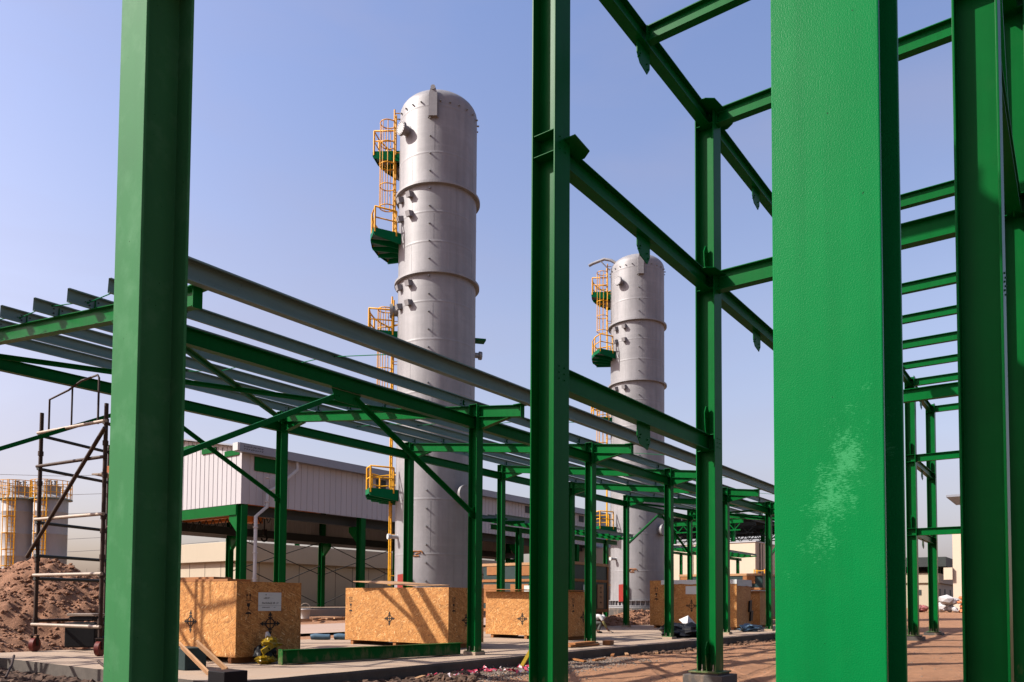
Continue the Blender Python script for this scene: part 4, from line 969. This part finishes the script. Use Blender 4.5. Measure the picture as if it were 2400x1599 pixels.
# ------------------------------------------------------------------ silos
def silo(label, x, y):
    gz = ground_z(x, y)-.1
    T = thing('storage_silo', label, 'silo', (x, y, gz), 'grey storage silos with yellow cages')
    r = 1.38; zt = 10.2; m = MB(); prof = [(r, gz+1.0)]
    for q in (3, 5, 7, 9): prof += [(r, gz+q-.02), (r+.015, gz+q), (r, gz+q+.02)]
    prof += [(r, zt)]+[(r*math.cos(a), zt+.55*math.sin(a)) for a in [R(10*k) for k in range(1, 9)]]+[(.02, zt+.56)]
    m.lathe(prof, (x, y, 0), 48); m.build('tank', M_siloc, T)
    m = MB(); m.lathe([(r*.93, gz-.2), (r*.93, gz+1.02)], (x, y, 0), 40); m.build('skirt', M_towerdk, T)
    m = MB(); m.lathe([(.75, zt+.3), (.75, zt+1.15), (.8, zt+1.15), (.8, zt+1.3), (.0, zt+1.32)], (x, y, 0), 28, smooth=False)
    for k in range(5): a = k*1.256; m.tube([(x+.4*math.cos(a), y+.4*math.sin(a), zt+1.3), (x+.4*math.cos(a), y+.4*math.sin(a), zt+1.75)], .07, 8); m.tube([(x+.4*math.cos(a), y+.4*math.sin(a), zt+1.7), (x+.4*math.cos(a), y+.4*math.sin(a), zt+1.78)], .14, 8)
    m.build('top_fittings', M_towerdk, T)
    m = MB()
    for h in (.1, .6, 1.15, 1.7): m.lathe([(r+.25, zt+h-.03), (r+.30, zt+h), (r+.25, zt+h+.03)], (x, y, 0), 40)
    for k in range(22): a = 6.283*k/22; m.tube([(x+(r+.27)*math.cos(a), y+(r+.27)*math.sin(a), zt), (x+(r+.27)*math.cos(a), y+(r+.27)*math.sin(a), zt+1.7)], .035, 5)
    m.build('guard_rail', M_yellow, T)
    m = MB(); m.lathe([(r-.05, zt+.02), (r+.34, zt+.02), (r+.34, zt+.10), (r-.05, zt+.10)], (x, y, 0), 40, smooth=False); m.build('walkway', M_galv, T)
    A0 = math.atan2(-y, -x)-R(22); rad = Vector((math.cos(A0), math.sin(A0), 0)); tan = Vector((-rad.y, rad.x, 0)); c = Vector((x, y, 0))+rad*(r+.25)
    m = MB()
    for s in (-1, 1): m.tube([c+tan*.27*s+Vector((0, 0, gz)), c+tan*.27*s+Vector((0, 0, zt+1.7))], .05, 6)
    z = gz+.3
    while z < zt: m.tube([c-tan*.27+Vector((0, 0, z)), c+tan*.27+Vector((0, 0, z))], .022, 5); z += .33
    m.build('ladder', M_yellow, T)
    m = MB()
    for z in [gz+2.6+k*1.45 for k in range(6)]: m.tube([c-tan*.3+Vector((0, 0, z))]+[c+rad*(.45+.45*math.cos(a))+tan*.5*math.sin(a)+Vector((0, 0, z)) for a in [R(-100+25*k) for k in range(9)]]+[c+tan*.3+Vector((0, 0, z))], .04, 5)
    for a in (-90, -45, 0, 45, 90): o = c+rad*(.45+.45*math.cos(R(a)))+tan*.5*math.sin(R(a)); m.tube([o+Vector((0, 0, gz+2.6)), o+Vector((0, 0, zt+.3))], .032, 5)
    m.build('ladder_cage', M_yellow, T)
silo('right hand storage silo of the pair, rising behind the dirt mound', 31.41, 74.89); silo('left hand storage silo of the pair, at the photo edge', 29.9, 77.6)

# ------------------------------------------------------------------ warehouse
WX0, WX1, WY0, WY1 = 35.65, 98.5, 52.34, 73.2; ZB, ZT, ZR = 8.8, 13.25, 15.0; YR = (WY0+WY1)/2
T = thing('warehouse', 'white clad crane warehouse with open lower walls and grey gutter behind the shed', 'warehouse', (WX0, WY0, .3))
m = MB(); m.box(WX0-1.5, WX1+1, WY0-1.2, WY1+1, -.8, .55); m.build('floor_plinth', M_conc, T)
def ribwall(a, b, z0, z1a, z1b, pitch, mat, name, n_out, peak=None):
    a, b = Vector(a), Vector(b); L = (b-a).length; d = (b-a)/L; n_out = Vector(n_out); m = MB(); xs = []
    k = 0
    while k*pitch < L-.01:
        x = k*pitch; xs += [(x, .0), (x+.05, .0), (x+.075, -.035), (x+.12, -.035), (x+.145, 0)]; k += 1
    xs = [(min(x, L), o) for x, o in xs]+[(L, 0)]
    vs = []
    for x, o in xs:
        f = x/L; zt = z1a+(z1b-z1a)*f if peak is None else (z1a+(peak-z1a)*min(f, 1-f)*2)
        p = a+d*x+n_out*o; vs += [(p.x, p.y, z0), (p.x, p.y, zt)]
    m.add(vs, [(2*i, 2*i+2, 2*i+3, 2*i+1) for i in range(len(xs)-1)])
    return m.build(name, mat, T)
ribwall((WX0, WY0, 0), (WX1, WY0, 0), ZB, ZT, ZT, .62, M_clad, 'wall_cladding', (0, -1, 0))
ribwall((WX0, WY0, 0), (WX0, WY1, 0), ZB, ZT, ZT, .62, M_clad, 'gable_cladding', (-1, 0, 0), ZR)
ribwall((WX0, WY1, 0), (WX1, WY1, 0), 7.85, ZT, ZT, .62, M_clad, 'wall_cladding', (0, 1, 0))
ribwall((WX1, WY0, 0), (WX1, WY1, 0), ZB, ZT, ZT, .62, M_clad, 'gable_cladding', (1, 0, 0), ZR)
m = MB(); m.box(WX0-.06, WX0+.0, WY0-.06, WY0+.25, ZB-.02, ZT); m.box(WX0-.0, WX0+.45, WY0-.065, WY0-.002, ZB-.021, ZT-.3); m.build('corner_flashing', M_clad, T)
m = MB()
for s, y in ((1, WY0-.55), (-1, WY1+.55)):
    m.add([(WX0-.5, y, ZT-.05), (WX1+.5, y, ZT-.05), (WX1+.5, YR, ZR+.22), (WX0-.5, YR, ZR+.22), (WX0-.5, y, ZT-.17), (WX1+.5, y, ZT-.17), (WX1+.5, YR, ZR+.1), (WX0-.5, YR, ZR+.1)], [(0, 1, 2, 3), (4, 5, 6, 7), (0, 3, 7, 4), (1, 2, 6, 5), (0, 1, 5, 4)])
m.build('roof', M_fascia, T)
m = MB(); m.box(WX0-.7, WX1+.6, WY0-.72, WY0-.12, ZT-.55, ZT+.13); gt = m.build('gutter', M_fascia, T)
m = MB(); m.box(WX0-.9, WX0-.70, WY0-.74, WY0-.1, ZT-.5, ZT+.1); m.build('gutter_end', M_white, gt)
m = MB(); rnd = random.Random(3)
for row in (0, 1):
    for k in range(9):
        x = WX0-.3+k*.2; z = ZT-.12-row*.2; m.bar((x, WY0-.724, z-.05), (x+rnd.uniform(-.05, .12), WY0-.724, z+.06), .012, .03); m.bar((x, WY0-.723, z+.05*rnd.uniform(-1, 1)), (x+.13, WY0-.723, z+.05*rnd.uniform(-1, 1)), .012, .03)
m.build('handwritten_marks', M_ink, gt)
yy = WY0
while yy < YR: m = MB(); m.box(WX0-.10, WX0-.04, yy+.2, yy+2.2, ZT+(yy-WY0)/(YR-WY0)*(ZR-ZT)-.62, ZT+(yy-WY0)/(YR-WY0)*(ZR-ZT)-.2); m.build('gable_opening', M_green, T); yy += 3.2
m = MB(); m.box(WX0+1.1, WX0+3.7, WY0-.06, WY0-.04, ZT-1.75, ZT-.62); m.build('green_panel', M_green, T)
for x in (WX0+14.2, WX0+26, WX0+38, WX0+50): m = MB(); m.box(x, x+1.2, WY0-.06, WY0-.04, ZT-1.5, ZT-.7); m.build('vent_opening', M_darkroof, T)
m = MB(); m.tube([(WX0+4.9, WY0-.4, ZT-.5), (WX0+4.9, WY0-.45, ZT-1.2), (WX0+2.9, WY0-.5, ZT-2.9), (WX0+2.05, WY0-.5, ZT-3.3), (WX0+2.0, WY0-.5, ZB-.1), (WX0+1.0, WY0-.5, ZB-.95), (WX0+1.0, WY0-.5, .5)], .14, 12)
for z in (11, 9.1, 7, 5, 3): m.tube([(WX0+(2.0 if z > 8.7 else 1.0), WY0-.5, z-.04), (WX0+(2.0 if z > 8.7 else 1.0), WY0-.5, z+.04)], .20, 12)
m.build('downpipe', M_white, T)
cx = [WX0+.35+12.4*k for k in range(6)]
for x in cx:
    for y, s in ((WY0+.35, 1), (WY1-.3, -1)):
        m = MB(); m.hsec((x, y, .5), (x, y, 12.6), (0, 1, 0), .62, .55, .03, .02); c_ = m.build('column', M_green, T)
        m = MB(); m.prism([(.0, 0), (1.1, 0), (1.1, -.45), (0.0, -1.5)], (x-.2, y+s*.32, ZB-.75), (0, s, 0), (0, 0, 1), (.4, 0, 0)); m.build('crane_bracket', M_green, c_)
m = MB(); m.box(WX0+.02, WX0+.35, WY0+.7, WY1-.7, ZB-.82, ZB-.03); m.build('gable_beam', M_green, T)
m = MB(); m.box(WX0+.1, WX1, WY0+1.2, WY0+1.65, ZB-.72, ZB+.1); m.build('crane_rail_beam', M_darkroof, T)
m = MB(); m.box(WX0+.1, WX1, WY1-1.75, WY1-1.3, ZB-.72, ZB+.1); m.build('crane_rail_beam', M_darkroof, T)
m = MB()
for x in cx: m.hsec((x, WY0+.7, ZT-.9), (x, YR, ZR-.9), (0, 0, 1), .8, .3, .03, .02); m.hsec((x, YR, ZR-.9), (x, WY1-.7, ZT-.9), (0, 0, 1), .8, .3, .03, .02)
y = WY0+1
while y < WY1: z = ZT+(1-abs(y-YR)/(YR-WY0))*(ZR-ZT)-.4; m.box(WX0, WX1, y-.05, y+.05, z-.12, z+.12); y += 1.6
m.build('roof_frame', M_darkroof, T)
def rod(a, b, r=.055): m = MB(); m.tube([a, b], r, 6); m.build('brace_rod', M_rope, T)
for k in (1, 2, 3): 
    rod((cx[k]+.3, WY1-.3, .9), (cx[k+1]-.3, WY1-.3, 5.4)); rod((cx[k]+.3, WY1-.3, 5.4), (cx[k+1]-.3, WY1-.3, .9)); rod((cx[k]+.3, WY1-.3, 4.4), (cx[k+1]-.3, WY1-.3, 8.2)); rod((cx[k]+.3, WY1-.3, 8.2), (cx[k+1]-.3, WY1-.3, 4.4))
rod((WX0+.4, WY1-9, 2.6), (WX0+.4, WY1-.4, 7.8)); rod((WX0+.4, WY1-9, 7.8), (WX0+.4, WY1-.4, 2.6))
T2_ = thing('overhead_crane', 'orange overhead travelling crane with black hook under the warehouse roof', 'crane', (43.5, 62, 9))
for x in (42.6, 44.6):
    m = MB(); m.box(x-.25, x+.25, WY0+1.3, WY1-1.4, 9.0, 9.9); m.build('bridge_girder', M_cranepaint, T2_)
m = MB(); m.box(42.2, 45.2, 59.5, 62.6, 9.92, 10.9); m.box(42.0, 43.2, 60, 61.4, 8.3, 8.99); m.build('trolley', M_cranepaint, T2_, bevel=.05)
m = MB(); m.tube([(44.8, 62, 9.9), (44.8, 62, 7.9)], .05, 6); m.obox((44.8, 62, 7.7), (.16, 0, 0), (0, .2, 0), (0, 0, .28)); m.tube([(44.8, 62, 7.45)]+[Vector((44.8, 62, 7.15))+rt*.26*math.sin(a)+Vector((0, 0, .28*math.cos(a))) for a in [R(30*k) for k in range(10)]], .09, 8); m.build('hook', M_black, T2_)
m = MB(); x = WX0+.5
for k in range(16): y = WY0+2+k*1.15; m.bar((42.6, y, 9.0), (42.6, y+.57, 8.2), .06, .06); m.bar((42.6, y+.57, 8.2), (42.6, y+1.15, 9.0), .06, .06)
m.build('truss', M_darkroof, T2_)

# ------------------------------------------------------------------ beige block behind the warehouse
T = thing('long_beige_building', 'long low beige panel building seen through the open warehouse', 'building', (56.4, 83.4, .2))
BX0, BX1, BY0, BY1 = 56.5, 150, 83.4, 106
m = MB(); m.box(BX0, BX1, BY0, BY1, -.5, 6.1); m.build('wall', M_beige, T)
m = MB(); m.box(BX0-.7, BX1, BY0-.7, BY1, 6.1, 8.5); m.build('parapet', M_beige, T, bevel=.04)
for k in range(8):
    m = MB(); x = BX0+2+k*11.6; m.hsec((x, BY0+5+k % 2, 8.4), (x, BY0+5+k % 2, 13), (0, 1, 0), .5, .5, .04, .03); m.build('roof_post', M_green, T)
m = MB()
for k in range(1, 30): m.box(BX0+3.1*k-.03, BX0+3.1*k+.03, BY0-.02, BY0-.0, .2, 6.0)
for k in range(1, 15): m.box(BX0-.02, BX0, BY0+3.5*k-.03, BY0+3.5*k+.03, .2, 6.0)
m.build('panel_joints', M_concdk, T)
# ------------------------------------------------------------------ low canopies beyond the shed
def canopy(label, x0, x1, y0, y1, z, posts, mat=M_green, rise=.10):
    T = thing('small_canopy', label, 'canopy', ((x0+x1)/2, (y0+y1)/2, 0), 'small green framed canopies beyond the shed')
    ym = (y0+y1)/2
    for x in posts:
        m = MB(); m.hsec((x, ym, ground_z(x, ym)-.2), (x, ym, z-.45), (0, 1, 0), .26, .26, .02, .015); m.build('post', mat, T)
    m = MB(); m.hsec((x0+.3, ym, z-.58), (x1-.4, ym, z-.58), (0, 0, 1), .26, .18, .015, .012); m.build('beam', mat, T)
    n = int((x1-x0)/1.6)
    for k in range(n+1):
        x = x0+.25+(x1-x0-.5)*k/n; m = MB(); m.prism([(y0, z-.2), (y0, z-.30), (ym, z-.36), (y1, z-.30+rise), (y1, z-.2+rise), (ym, z-.2+rise/2)], (x-.05, 0, 0), (0, 1, 0), (0, 0, 1), (.1, 0, 0)); m.build('rafter', mat, T)
    for k in range(5):
        y = y0+.1+(y1-y0-.2)*k/4; m = MB(); m.csec((x0, y, z-.19+rise*k/4), (x1, y, z-.19+rise*k/4), (0, 0, 1), .18, .07, .004, side=-1); m.build('purlin', M_galv, T)
    return T
canopy('small green canopy over the dark teal crate, between the two towers', 31.9, 46.4, 24.0, 26.2, 5.85, (34.72, 44.5))
canopy('small green canopy in front of the cream block, right of the far tower', 64.5, 78.4, 26.6, 29.6, 6.35, (67, 76.9))
canopy('low green canopy right behind the far tower, before the cream block', 64, 80, 33.5, 36, 7.2, (66, 72, 78))
# dark lattice roof behind
T = thing('dark_canopy', 'big dark roofed canopy with lattice underside above the cream block', 'canopy', (104, 40, 0))
for (x, y) in ((101, 37.5), (101, 46), (113, 37.5), (113, 46), (101, 53), (113, 53)):
    m = MB(); m.hsec((x, y, -.5), (x, y, 12.2), (0, 1, 0), .5, .5, .03, .02); m.build('post', M_green, T)
m = MB(); m.box(99, 125, 35.5, 54, 13.0, 13.12); m.build('roof_sheet', M_darkroof, T)
m = MB()
for k in range(12): y = 36+k*1.6; m.box(99, 125, y-.08, y+.08, 12.6, 12.95)
m.build('purlins', M_darkroof, T, kind='stuff')
for x in (99.6, 104.5, 109.5, 114.5, 119.5):
    m = MB(); m.hsec((x, 35.6, 12.2), (x, 53.9, 12.2), (0, 0, 1), .6, .25, .03, .02)
    for k in range(11): y = 36+k*1.6; m.bar((x, y, 11.9), (x, y+.8, 11.0), .1, .1); m.bar((x, y+.8, 11.0), (x, y+1.6, 11.9), .1, .1)
    m.box(x-.08, x+.08, 36, 53.6, 10.9, 11.05)
    m.build('truss', M_darkroof if x > 100 else M_green, T)
# ------------------------------------------------------------------ cream block and the right-hand buildings
T = thing('cream_building', 'plain sunlit cream block behind the far crates, right of the far tower', 'building', (88.6, 30.3, .2))
m = MB(); m.box(88.6, 108, 30.3, 58, -.5, 8.4); m.build('wall', M_cream, T)
m = MB(); m.box(88.5, 108.1, 30.2, 58.1, 8.4, 8.52); m.build('parapet_cap', M_clad, T)
for y in (44.2, 37.9): m = MB(); m.box(88.57, 88.60, y-.03, y+.03, .2, 8.3); m.build('panel_joint', M_concdk, T)
m = MB(); m.tube([(89.6, 30.1, .3), (89.6, 30.1, 8.3)], .08, 8); m.tube([(90.6, 30.1, .3), (90.6, 30.1, 8.3)], .05, 8); m.build('wall_pipe', M_concdk, T)
T = thing('yellow_trestle', 'narrow yellow scaffold frame at the corner of the cream block', 'scaffold', (87.8, 29.7, .2))
for k, (x, y) in enumerate(((87.6, 30.1), (87.6, 28.9), (88.6, 30.1), (88.6, 28.9))): m = MB(); m.tube([(x, y, .2), (x, y, 5.2)], .06, 6); m.build('leg', M_yellow, T)
for z in (2, 3.5, 5.0): m = MB(); m.tube([(87.6, 30.1, z), (87.6, 28.9, z)], .04, 5); m.tube([(87.6, 28.9, z), (88.6, 28.9, z)], .04, 5); m.build('rung', M_yellow, T)
T = thing('cream_tower_block', 'tall cream wall block with recessed panels at the right, small green roof on top', 'building', (102.7, 12, .6))
m = MB(); m.box(102.7, 122, -14, 12.0, -.2, 9.6); m.build('wall', M_cream, T)
for z0, z1 in ((1.3, 4.3), (5.2, 8.6)):
    m = MB()
    for y in (9.7, 2.7): m.box(102.66, 102.70, y-.04, y+.04, z0, z1)
    m.box(102.66, 102.7, 2.75, 9.65, z1-.06, z1); m.build('panel_frame', M_concdk, T)
m = MB(); m.box(102.3, 102.68, 12.0, 12.9, 4.2, 5.6); m.build('wall_box', M_cream, T)
for y in (10.9, 4): m = MB(); m.hsec((104, y, 9.6), (104, y, 13.9), (0, 1, 0), .4, .4, .04, .03); m.build('roof_post', M_green, T)
m = MB(); m.box(103, 112, 0, 12.6, 13.9, 14.15); m.build('roof_canopy', M_fascia, T)
T = thing('dark_roof_building', 'beige building with dark flat roof raised on short posts, far right', 'building', (124.3, 16.6, .9))
m = MB(); m.box(124.3, 150, 16.6, 46, .1, 4.4); m.build('wall', M_beige, T)
m = MB(); m.box(124.0, 150, 16.3, 46, 4.4, 5.75); m.build('parapet', M_beige, T)
m = MB(); m.box(123, 151, 15.2, 47, 6.65, 8.0); m.build('roof', M_darkroof, T)
for k in range(12):
    m = MB(); m.box(124.4, 124.8, 17+k*2.5, 17.4+k*2.5, 5.75, 6.65); m.build('roof_post', M_darkroof, T)
for k in range(8): m = MB(); m.box(126+k*2.8, 126.4+k*2.8, 16.7, 17.1, 5.75, 6.65); m.build('roof_post', M_darkroof, T)
for y in (18.8, 25.5): m = MB(); m.box(124.27, 124.3, y-.3, y+.3, 2.6, 3.4); m.build('window', M_darkroof, T)
for x in (127, 132, 138): m = MB(); m.box(x, x+1.4, 16.57, 16.6, .9, 3.6); m.build('doorway', M_darkroof, T)
rnd = random.Random(6)
def sp(px_off, y, lab, cat, nm, mat, n, r, x=97.5, dz=0):
    gz = ground_z(x, y); m = MB()
    for k in range(n): m.rock((x+rnd.uniform(-.6, .6), y+rnd.uniform(-.7, .7), gz+r*.4+rnd.random()*dz), r*rnd.uniform(.7, 1.1), .8, rnd)
    tag(m.build(nm, mat), lab, cat)
sp(0, 11.9, 'white sacks heaped before the tall cream block', 'sacks', 'sack_heap', M_cloth, 16, .6, dz=1.3)
sp(0, 10.0, 'orange bricks piled beside the white sacks', 'brick pile', 'brick_pile', M_brick, 40, .35, dz=1.5)
sp(0, 14.6, 'low maroon sack pile left of the white sacks', 'sacks', 'sack_heap', M_maroon, 16, .45, dz=.4)
sp(0, 18.2, 'grey rubble heap near the beige building with the dark roof', 'rubble heap', 'rubble_heap', M_stone, 40, .35, x=92, dz=.6)
# pylons and wires far behind
def pylon(label, x, y, h):
    T = thing('power_pylon', label, 'pylon', (x, y, .8), 'far power pylons'); m = MB(); b = 2.4
    for sx in (-1, 1):
        for sy in (-1, 1): m.bar((x+sx*b, y+sy*b, .6), (x+sx*.5, y+sy*.5, h), .22, .22)
    for k in range(7):
        f0, f1 = k/7, (k+1)/7; w0, w1 = b+(.5-b)*f0, b+(.5-b)*f1; z0, z1 = .6+(h-.6)*f0, .6+(h-.6)*f1
        for s in (-1, 1): m.bar((x-w0, y+s*w0, z0), (x+w1, y+s*w1, z1), .14, .14); m.bar((x+w0, y+s*w0, z0), (x-w1, y+s*w1, z1), .14, .14); m.bar((x+s*w0, y-w0, z0), (x+s*w1, y+w1, z1), .14, .14)
    for z in (h*.72, h*.85, h*.97): m.bar(Vector((x, y, z))-rt*4.5, Vector((x, y, z))+rt*4.5, .3, .3)
    m.build('lattice', M_towerdk, T)
    m = MB()
    for z in (h*.72, h*.85, h*.97):
        for s in (-4.3, 4.3): m.tube([Vector((x, y, z))+rt*s, Vector((x, y, z-1.6))+rt*s], .18, 6)
    m.build('insulators', M_towerdk, T)
pylon('left one of the far lattice power pylons seen under the warehouse roof', 181.5, 258.2, 31); pylon('right one of the far lattice power pylons seen under the warehouse roof', 187.5, 250.0, 30); pylon('faint lattice power pylon beyond the beige building near the far black column', 232, 231, 30)
def wire(z, lab):
    m = MB(); P = [Vector((150, 232, z))+Vector((-150, 95, 0))*(k/12)*1.6+Vector((0, 0, -6*math.sin(math.pi*(k % 6)/6))) for k in range(13)]
    m.tube(P, .07, 4, cap=False); tag(m.build('power_line', M_towerdk), lab, 'power line', 'far power lines')
for z, l in ((45, 'highest thin power line in the sky right of the silos'), (39, 'second highest thin power line right of the silos'), (33, 'middle thin power line right of the silos'), (25, 'second lowest thin power line, just above the mound'), (21, 'lowest thin power line, just above the mound')): wire(z, l)

# ------------------------------------------------------------------ crouching worker
def skin(name, joints, edges, mat, parent, root=0, sub=2):
    me = bpy.data.meshes.new(name); off = Vector((0, 0, 0)); q = parent
    while q: off += q.location; q = q.parent
    me.from_pydata([Vector(j[0])-off for j in joints], edges, [])
    o = bpy.data.objects.new(name, me); COL.objects.link(o); o.parent = parent
    md = o.modifiers.new('skin', 'SKIN')
    for i, j in enumerate(joints): me.skin_vertices[0].data[i].radius = (j[1], j[1]*(j[2] if len(j) > 2 else 1))
    me.skin_vertices[0].data[root].use_root = True
    ss = o.modifiers.new('sub', 'SUBSURF'); ss.levels = sub; ss.render_levels = sub
    me.materials.append(mat); return o
PB = Vector((30.98, 17.78, -.1)); e1 = rt; e2 = fw
def pj(a, b, z): return PB+e1*a+e2*b+Vector((0, 0, z))
T = thing('person', 'crouching worker in pale clothes and head cloth, reaching down beside the second shed column', 'person', tuple(PB))
J = [(pj(-.42, 0, .42), .13, .9), (pj(-.30, 0, .60), .15, .85), (pj(-.12, 0, .74), .165, .8), (pj(.02, 0, .78), .13, .9), (pj(.11, 0, .75), .06), (pj(.20, 0, .70), .095), (pj(.24, 0, .64), .075),
     (pj(-.38, -.14, .42), .10), (pj(.02, -.20, .48), .075), (pj(-.10, -.2, .08), .05), (pj(-.38, .14, .42), .10), (pj(.0, .22, .50), .075), (pj(-.12, .22, .08), .05),
     (pj(.03, -.18, .74), .07), (pj(.16, -.22, .46), .05), (pj(.30, -.12, .20), .036), (pj(.03, .18, .74), .07), (pj(.18, .2, .48), .05), (pj(.34, .10, .22), .036),
     (pj(.06, -.2, .045), .045), (pj(.05, .22, .045), .045), (pj(.36, -.10, .14), .034, .6), (pj(.40, .08, .16), .034, .6)]
E_ = [(0, 1), (1, 2), (2, 3), (3, 4), (4, 5), (5, 6), (0, 7), (7, 8), (8, 9), (9, 19), (0, 10), (10, 11), (11, 12), (12, 20), (3, 13), (13, 14), (14, 15), (15, 21), (3, 16), (16, 17), (17, 18), (18, 22)]
body = skin('body', J, E_, M_skin, T)
# fingers and face details, joined as small skinned chains of the hands and head
for base, s in ((pj(.36, -.10, .14), 1), (pj(.40, .08, .16), -1)):
    for k, (o, L) in enumerate(((-.03, .075), (-.01, .09), (.01, .085), (.03, .065))):
        b = base+e2*o; skin('finger', [(b, .012), (b+e1*L*.5-Vector((0, 0, L*.45)), .0105), (b+e1*L*.55-Vector((0, 0, L*1.0)), .009)], [(0, 1), (1, 2)], M_skin, T, sub=1)
    b = base-e1*.01; skin('thumb', [(b, .014), (b+e2*s*.045-Vector((0, 0, .03)), .012), (b+e2*s*.05+e1*.03-Vector((0, 0, .06)), .010)], [(0, 1), (1, 2)], M_skin, T, sub=1)
skin('nose', [(pj(.295, 0, .665), .014), (pj(.315, 0, .635), .017)], [(0, 1)], M_skin, T, sub=1)
for s in (-1, 1): m = MB(); m.rock(pj(.285, .035*s, .69), .014, 1, random.Random(1)); m.build('eye', M_ink, T)
skin('shirt', [(pj(-.40, 0, .46), .155, .95), (pj(-.28, 0, .62), .175, .9), (pj(-.10, 0, .755), .19, .85), (pj(.03, 0, .78), .15, .95), (pj(.03, -.2, .74), .09), (pj(.12, -.23, .56), .075), (pj(.03, .2, .74), .09), (pj(.14, .22, .57), .075)], [(0, 1), (1, 2), (2, 3), (3, 4), (4, 5), (3, 6), (6, 7)], M_cloth, T)
skin('sleeve', [(pj(.12, -.23, .56), .066), (pj(.17, -.22, .44), .06), (pj(.28, -.13, .24), .05)], [(0, 1), (1, 2)], M_olive, T); skin('sleeve', [(pj(.14, .22, .57), .066), (pj(.19, .2, .46), .06), (pj(.32, .11, .26), .05)], [(0, 1), (1, 2)], M_olive, T)
skin('trousers', [(pj(-.43, 0, .42), .15, .95), (pj(-.36, -.14, .42), .115), (pj(.03, -.20, .48), .09), (pj(-.10, -.2, .12), .065), (pj(-.36, .14, .42), .115), (pj(.01, .22, .50), .09), (pj(-.12, .22, .12), .065)], [(0, 1), (1, 2), (2, 3), (0, 4), (4, 5), (5, 6)], M_trouser, T)
skin('head_cloth', [(pj(.05, 0, .76), .085), (pj(.16, 0, .765), .125, .95), (pj(.20, 0, .72), .125, .9), (pj(.10, 0, .66), .10)], [(0, 1), (1, 2), (2, 3)], M_cloth, T)
for s in (-1, 1): skin('boot', [(pj(-.13, .21*s, .06), .055), (pj(-.02, .21*s, .05), .052), (pj(.09, .21*s, .035), .045)], [(0, 1), (1, 2)], M_black, T, sub=1)
m = MB(); m.bar(pj(.30, -.02, .18), pj(.62, -.10, .02), .09, .02); tag(m.build('hand_tool', M_black, bevel=.004), 'dark flat tool held by the crouching worker', 'tool')
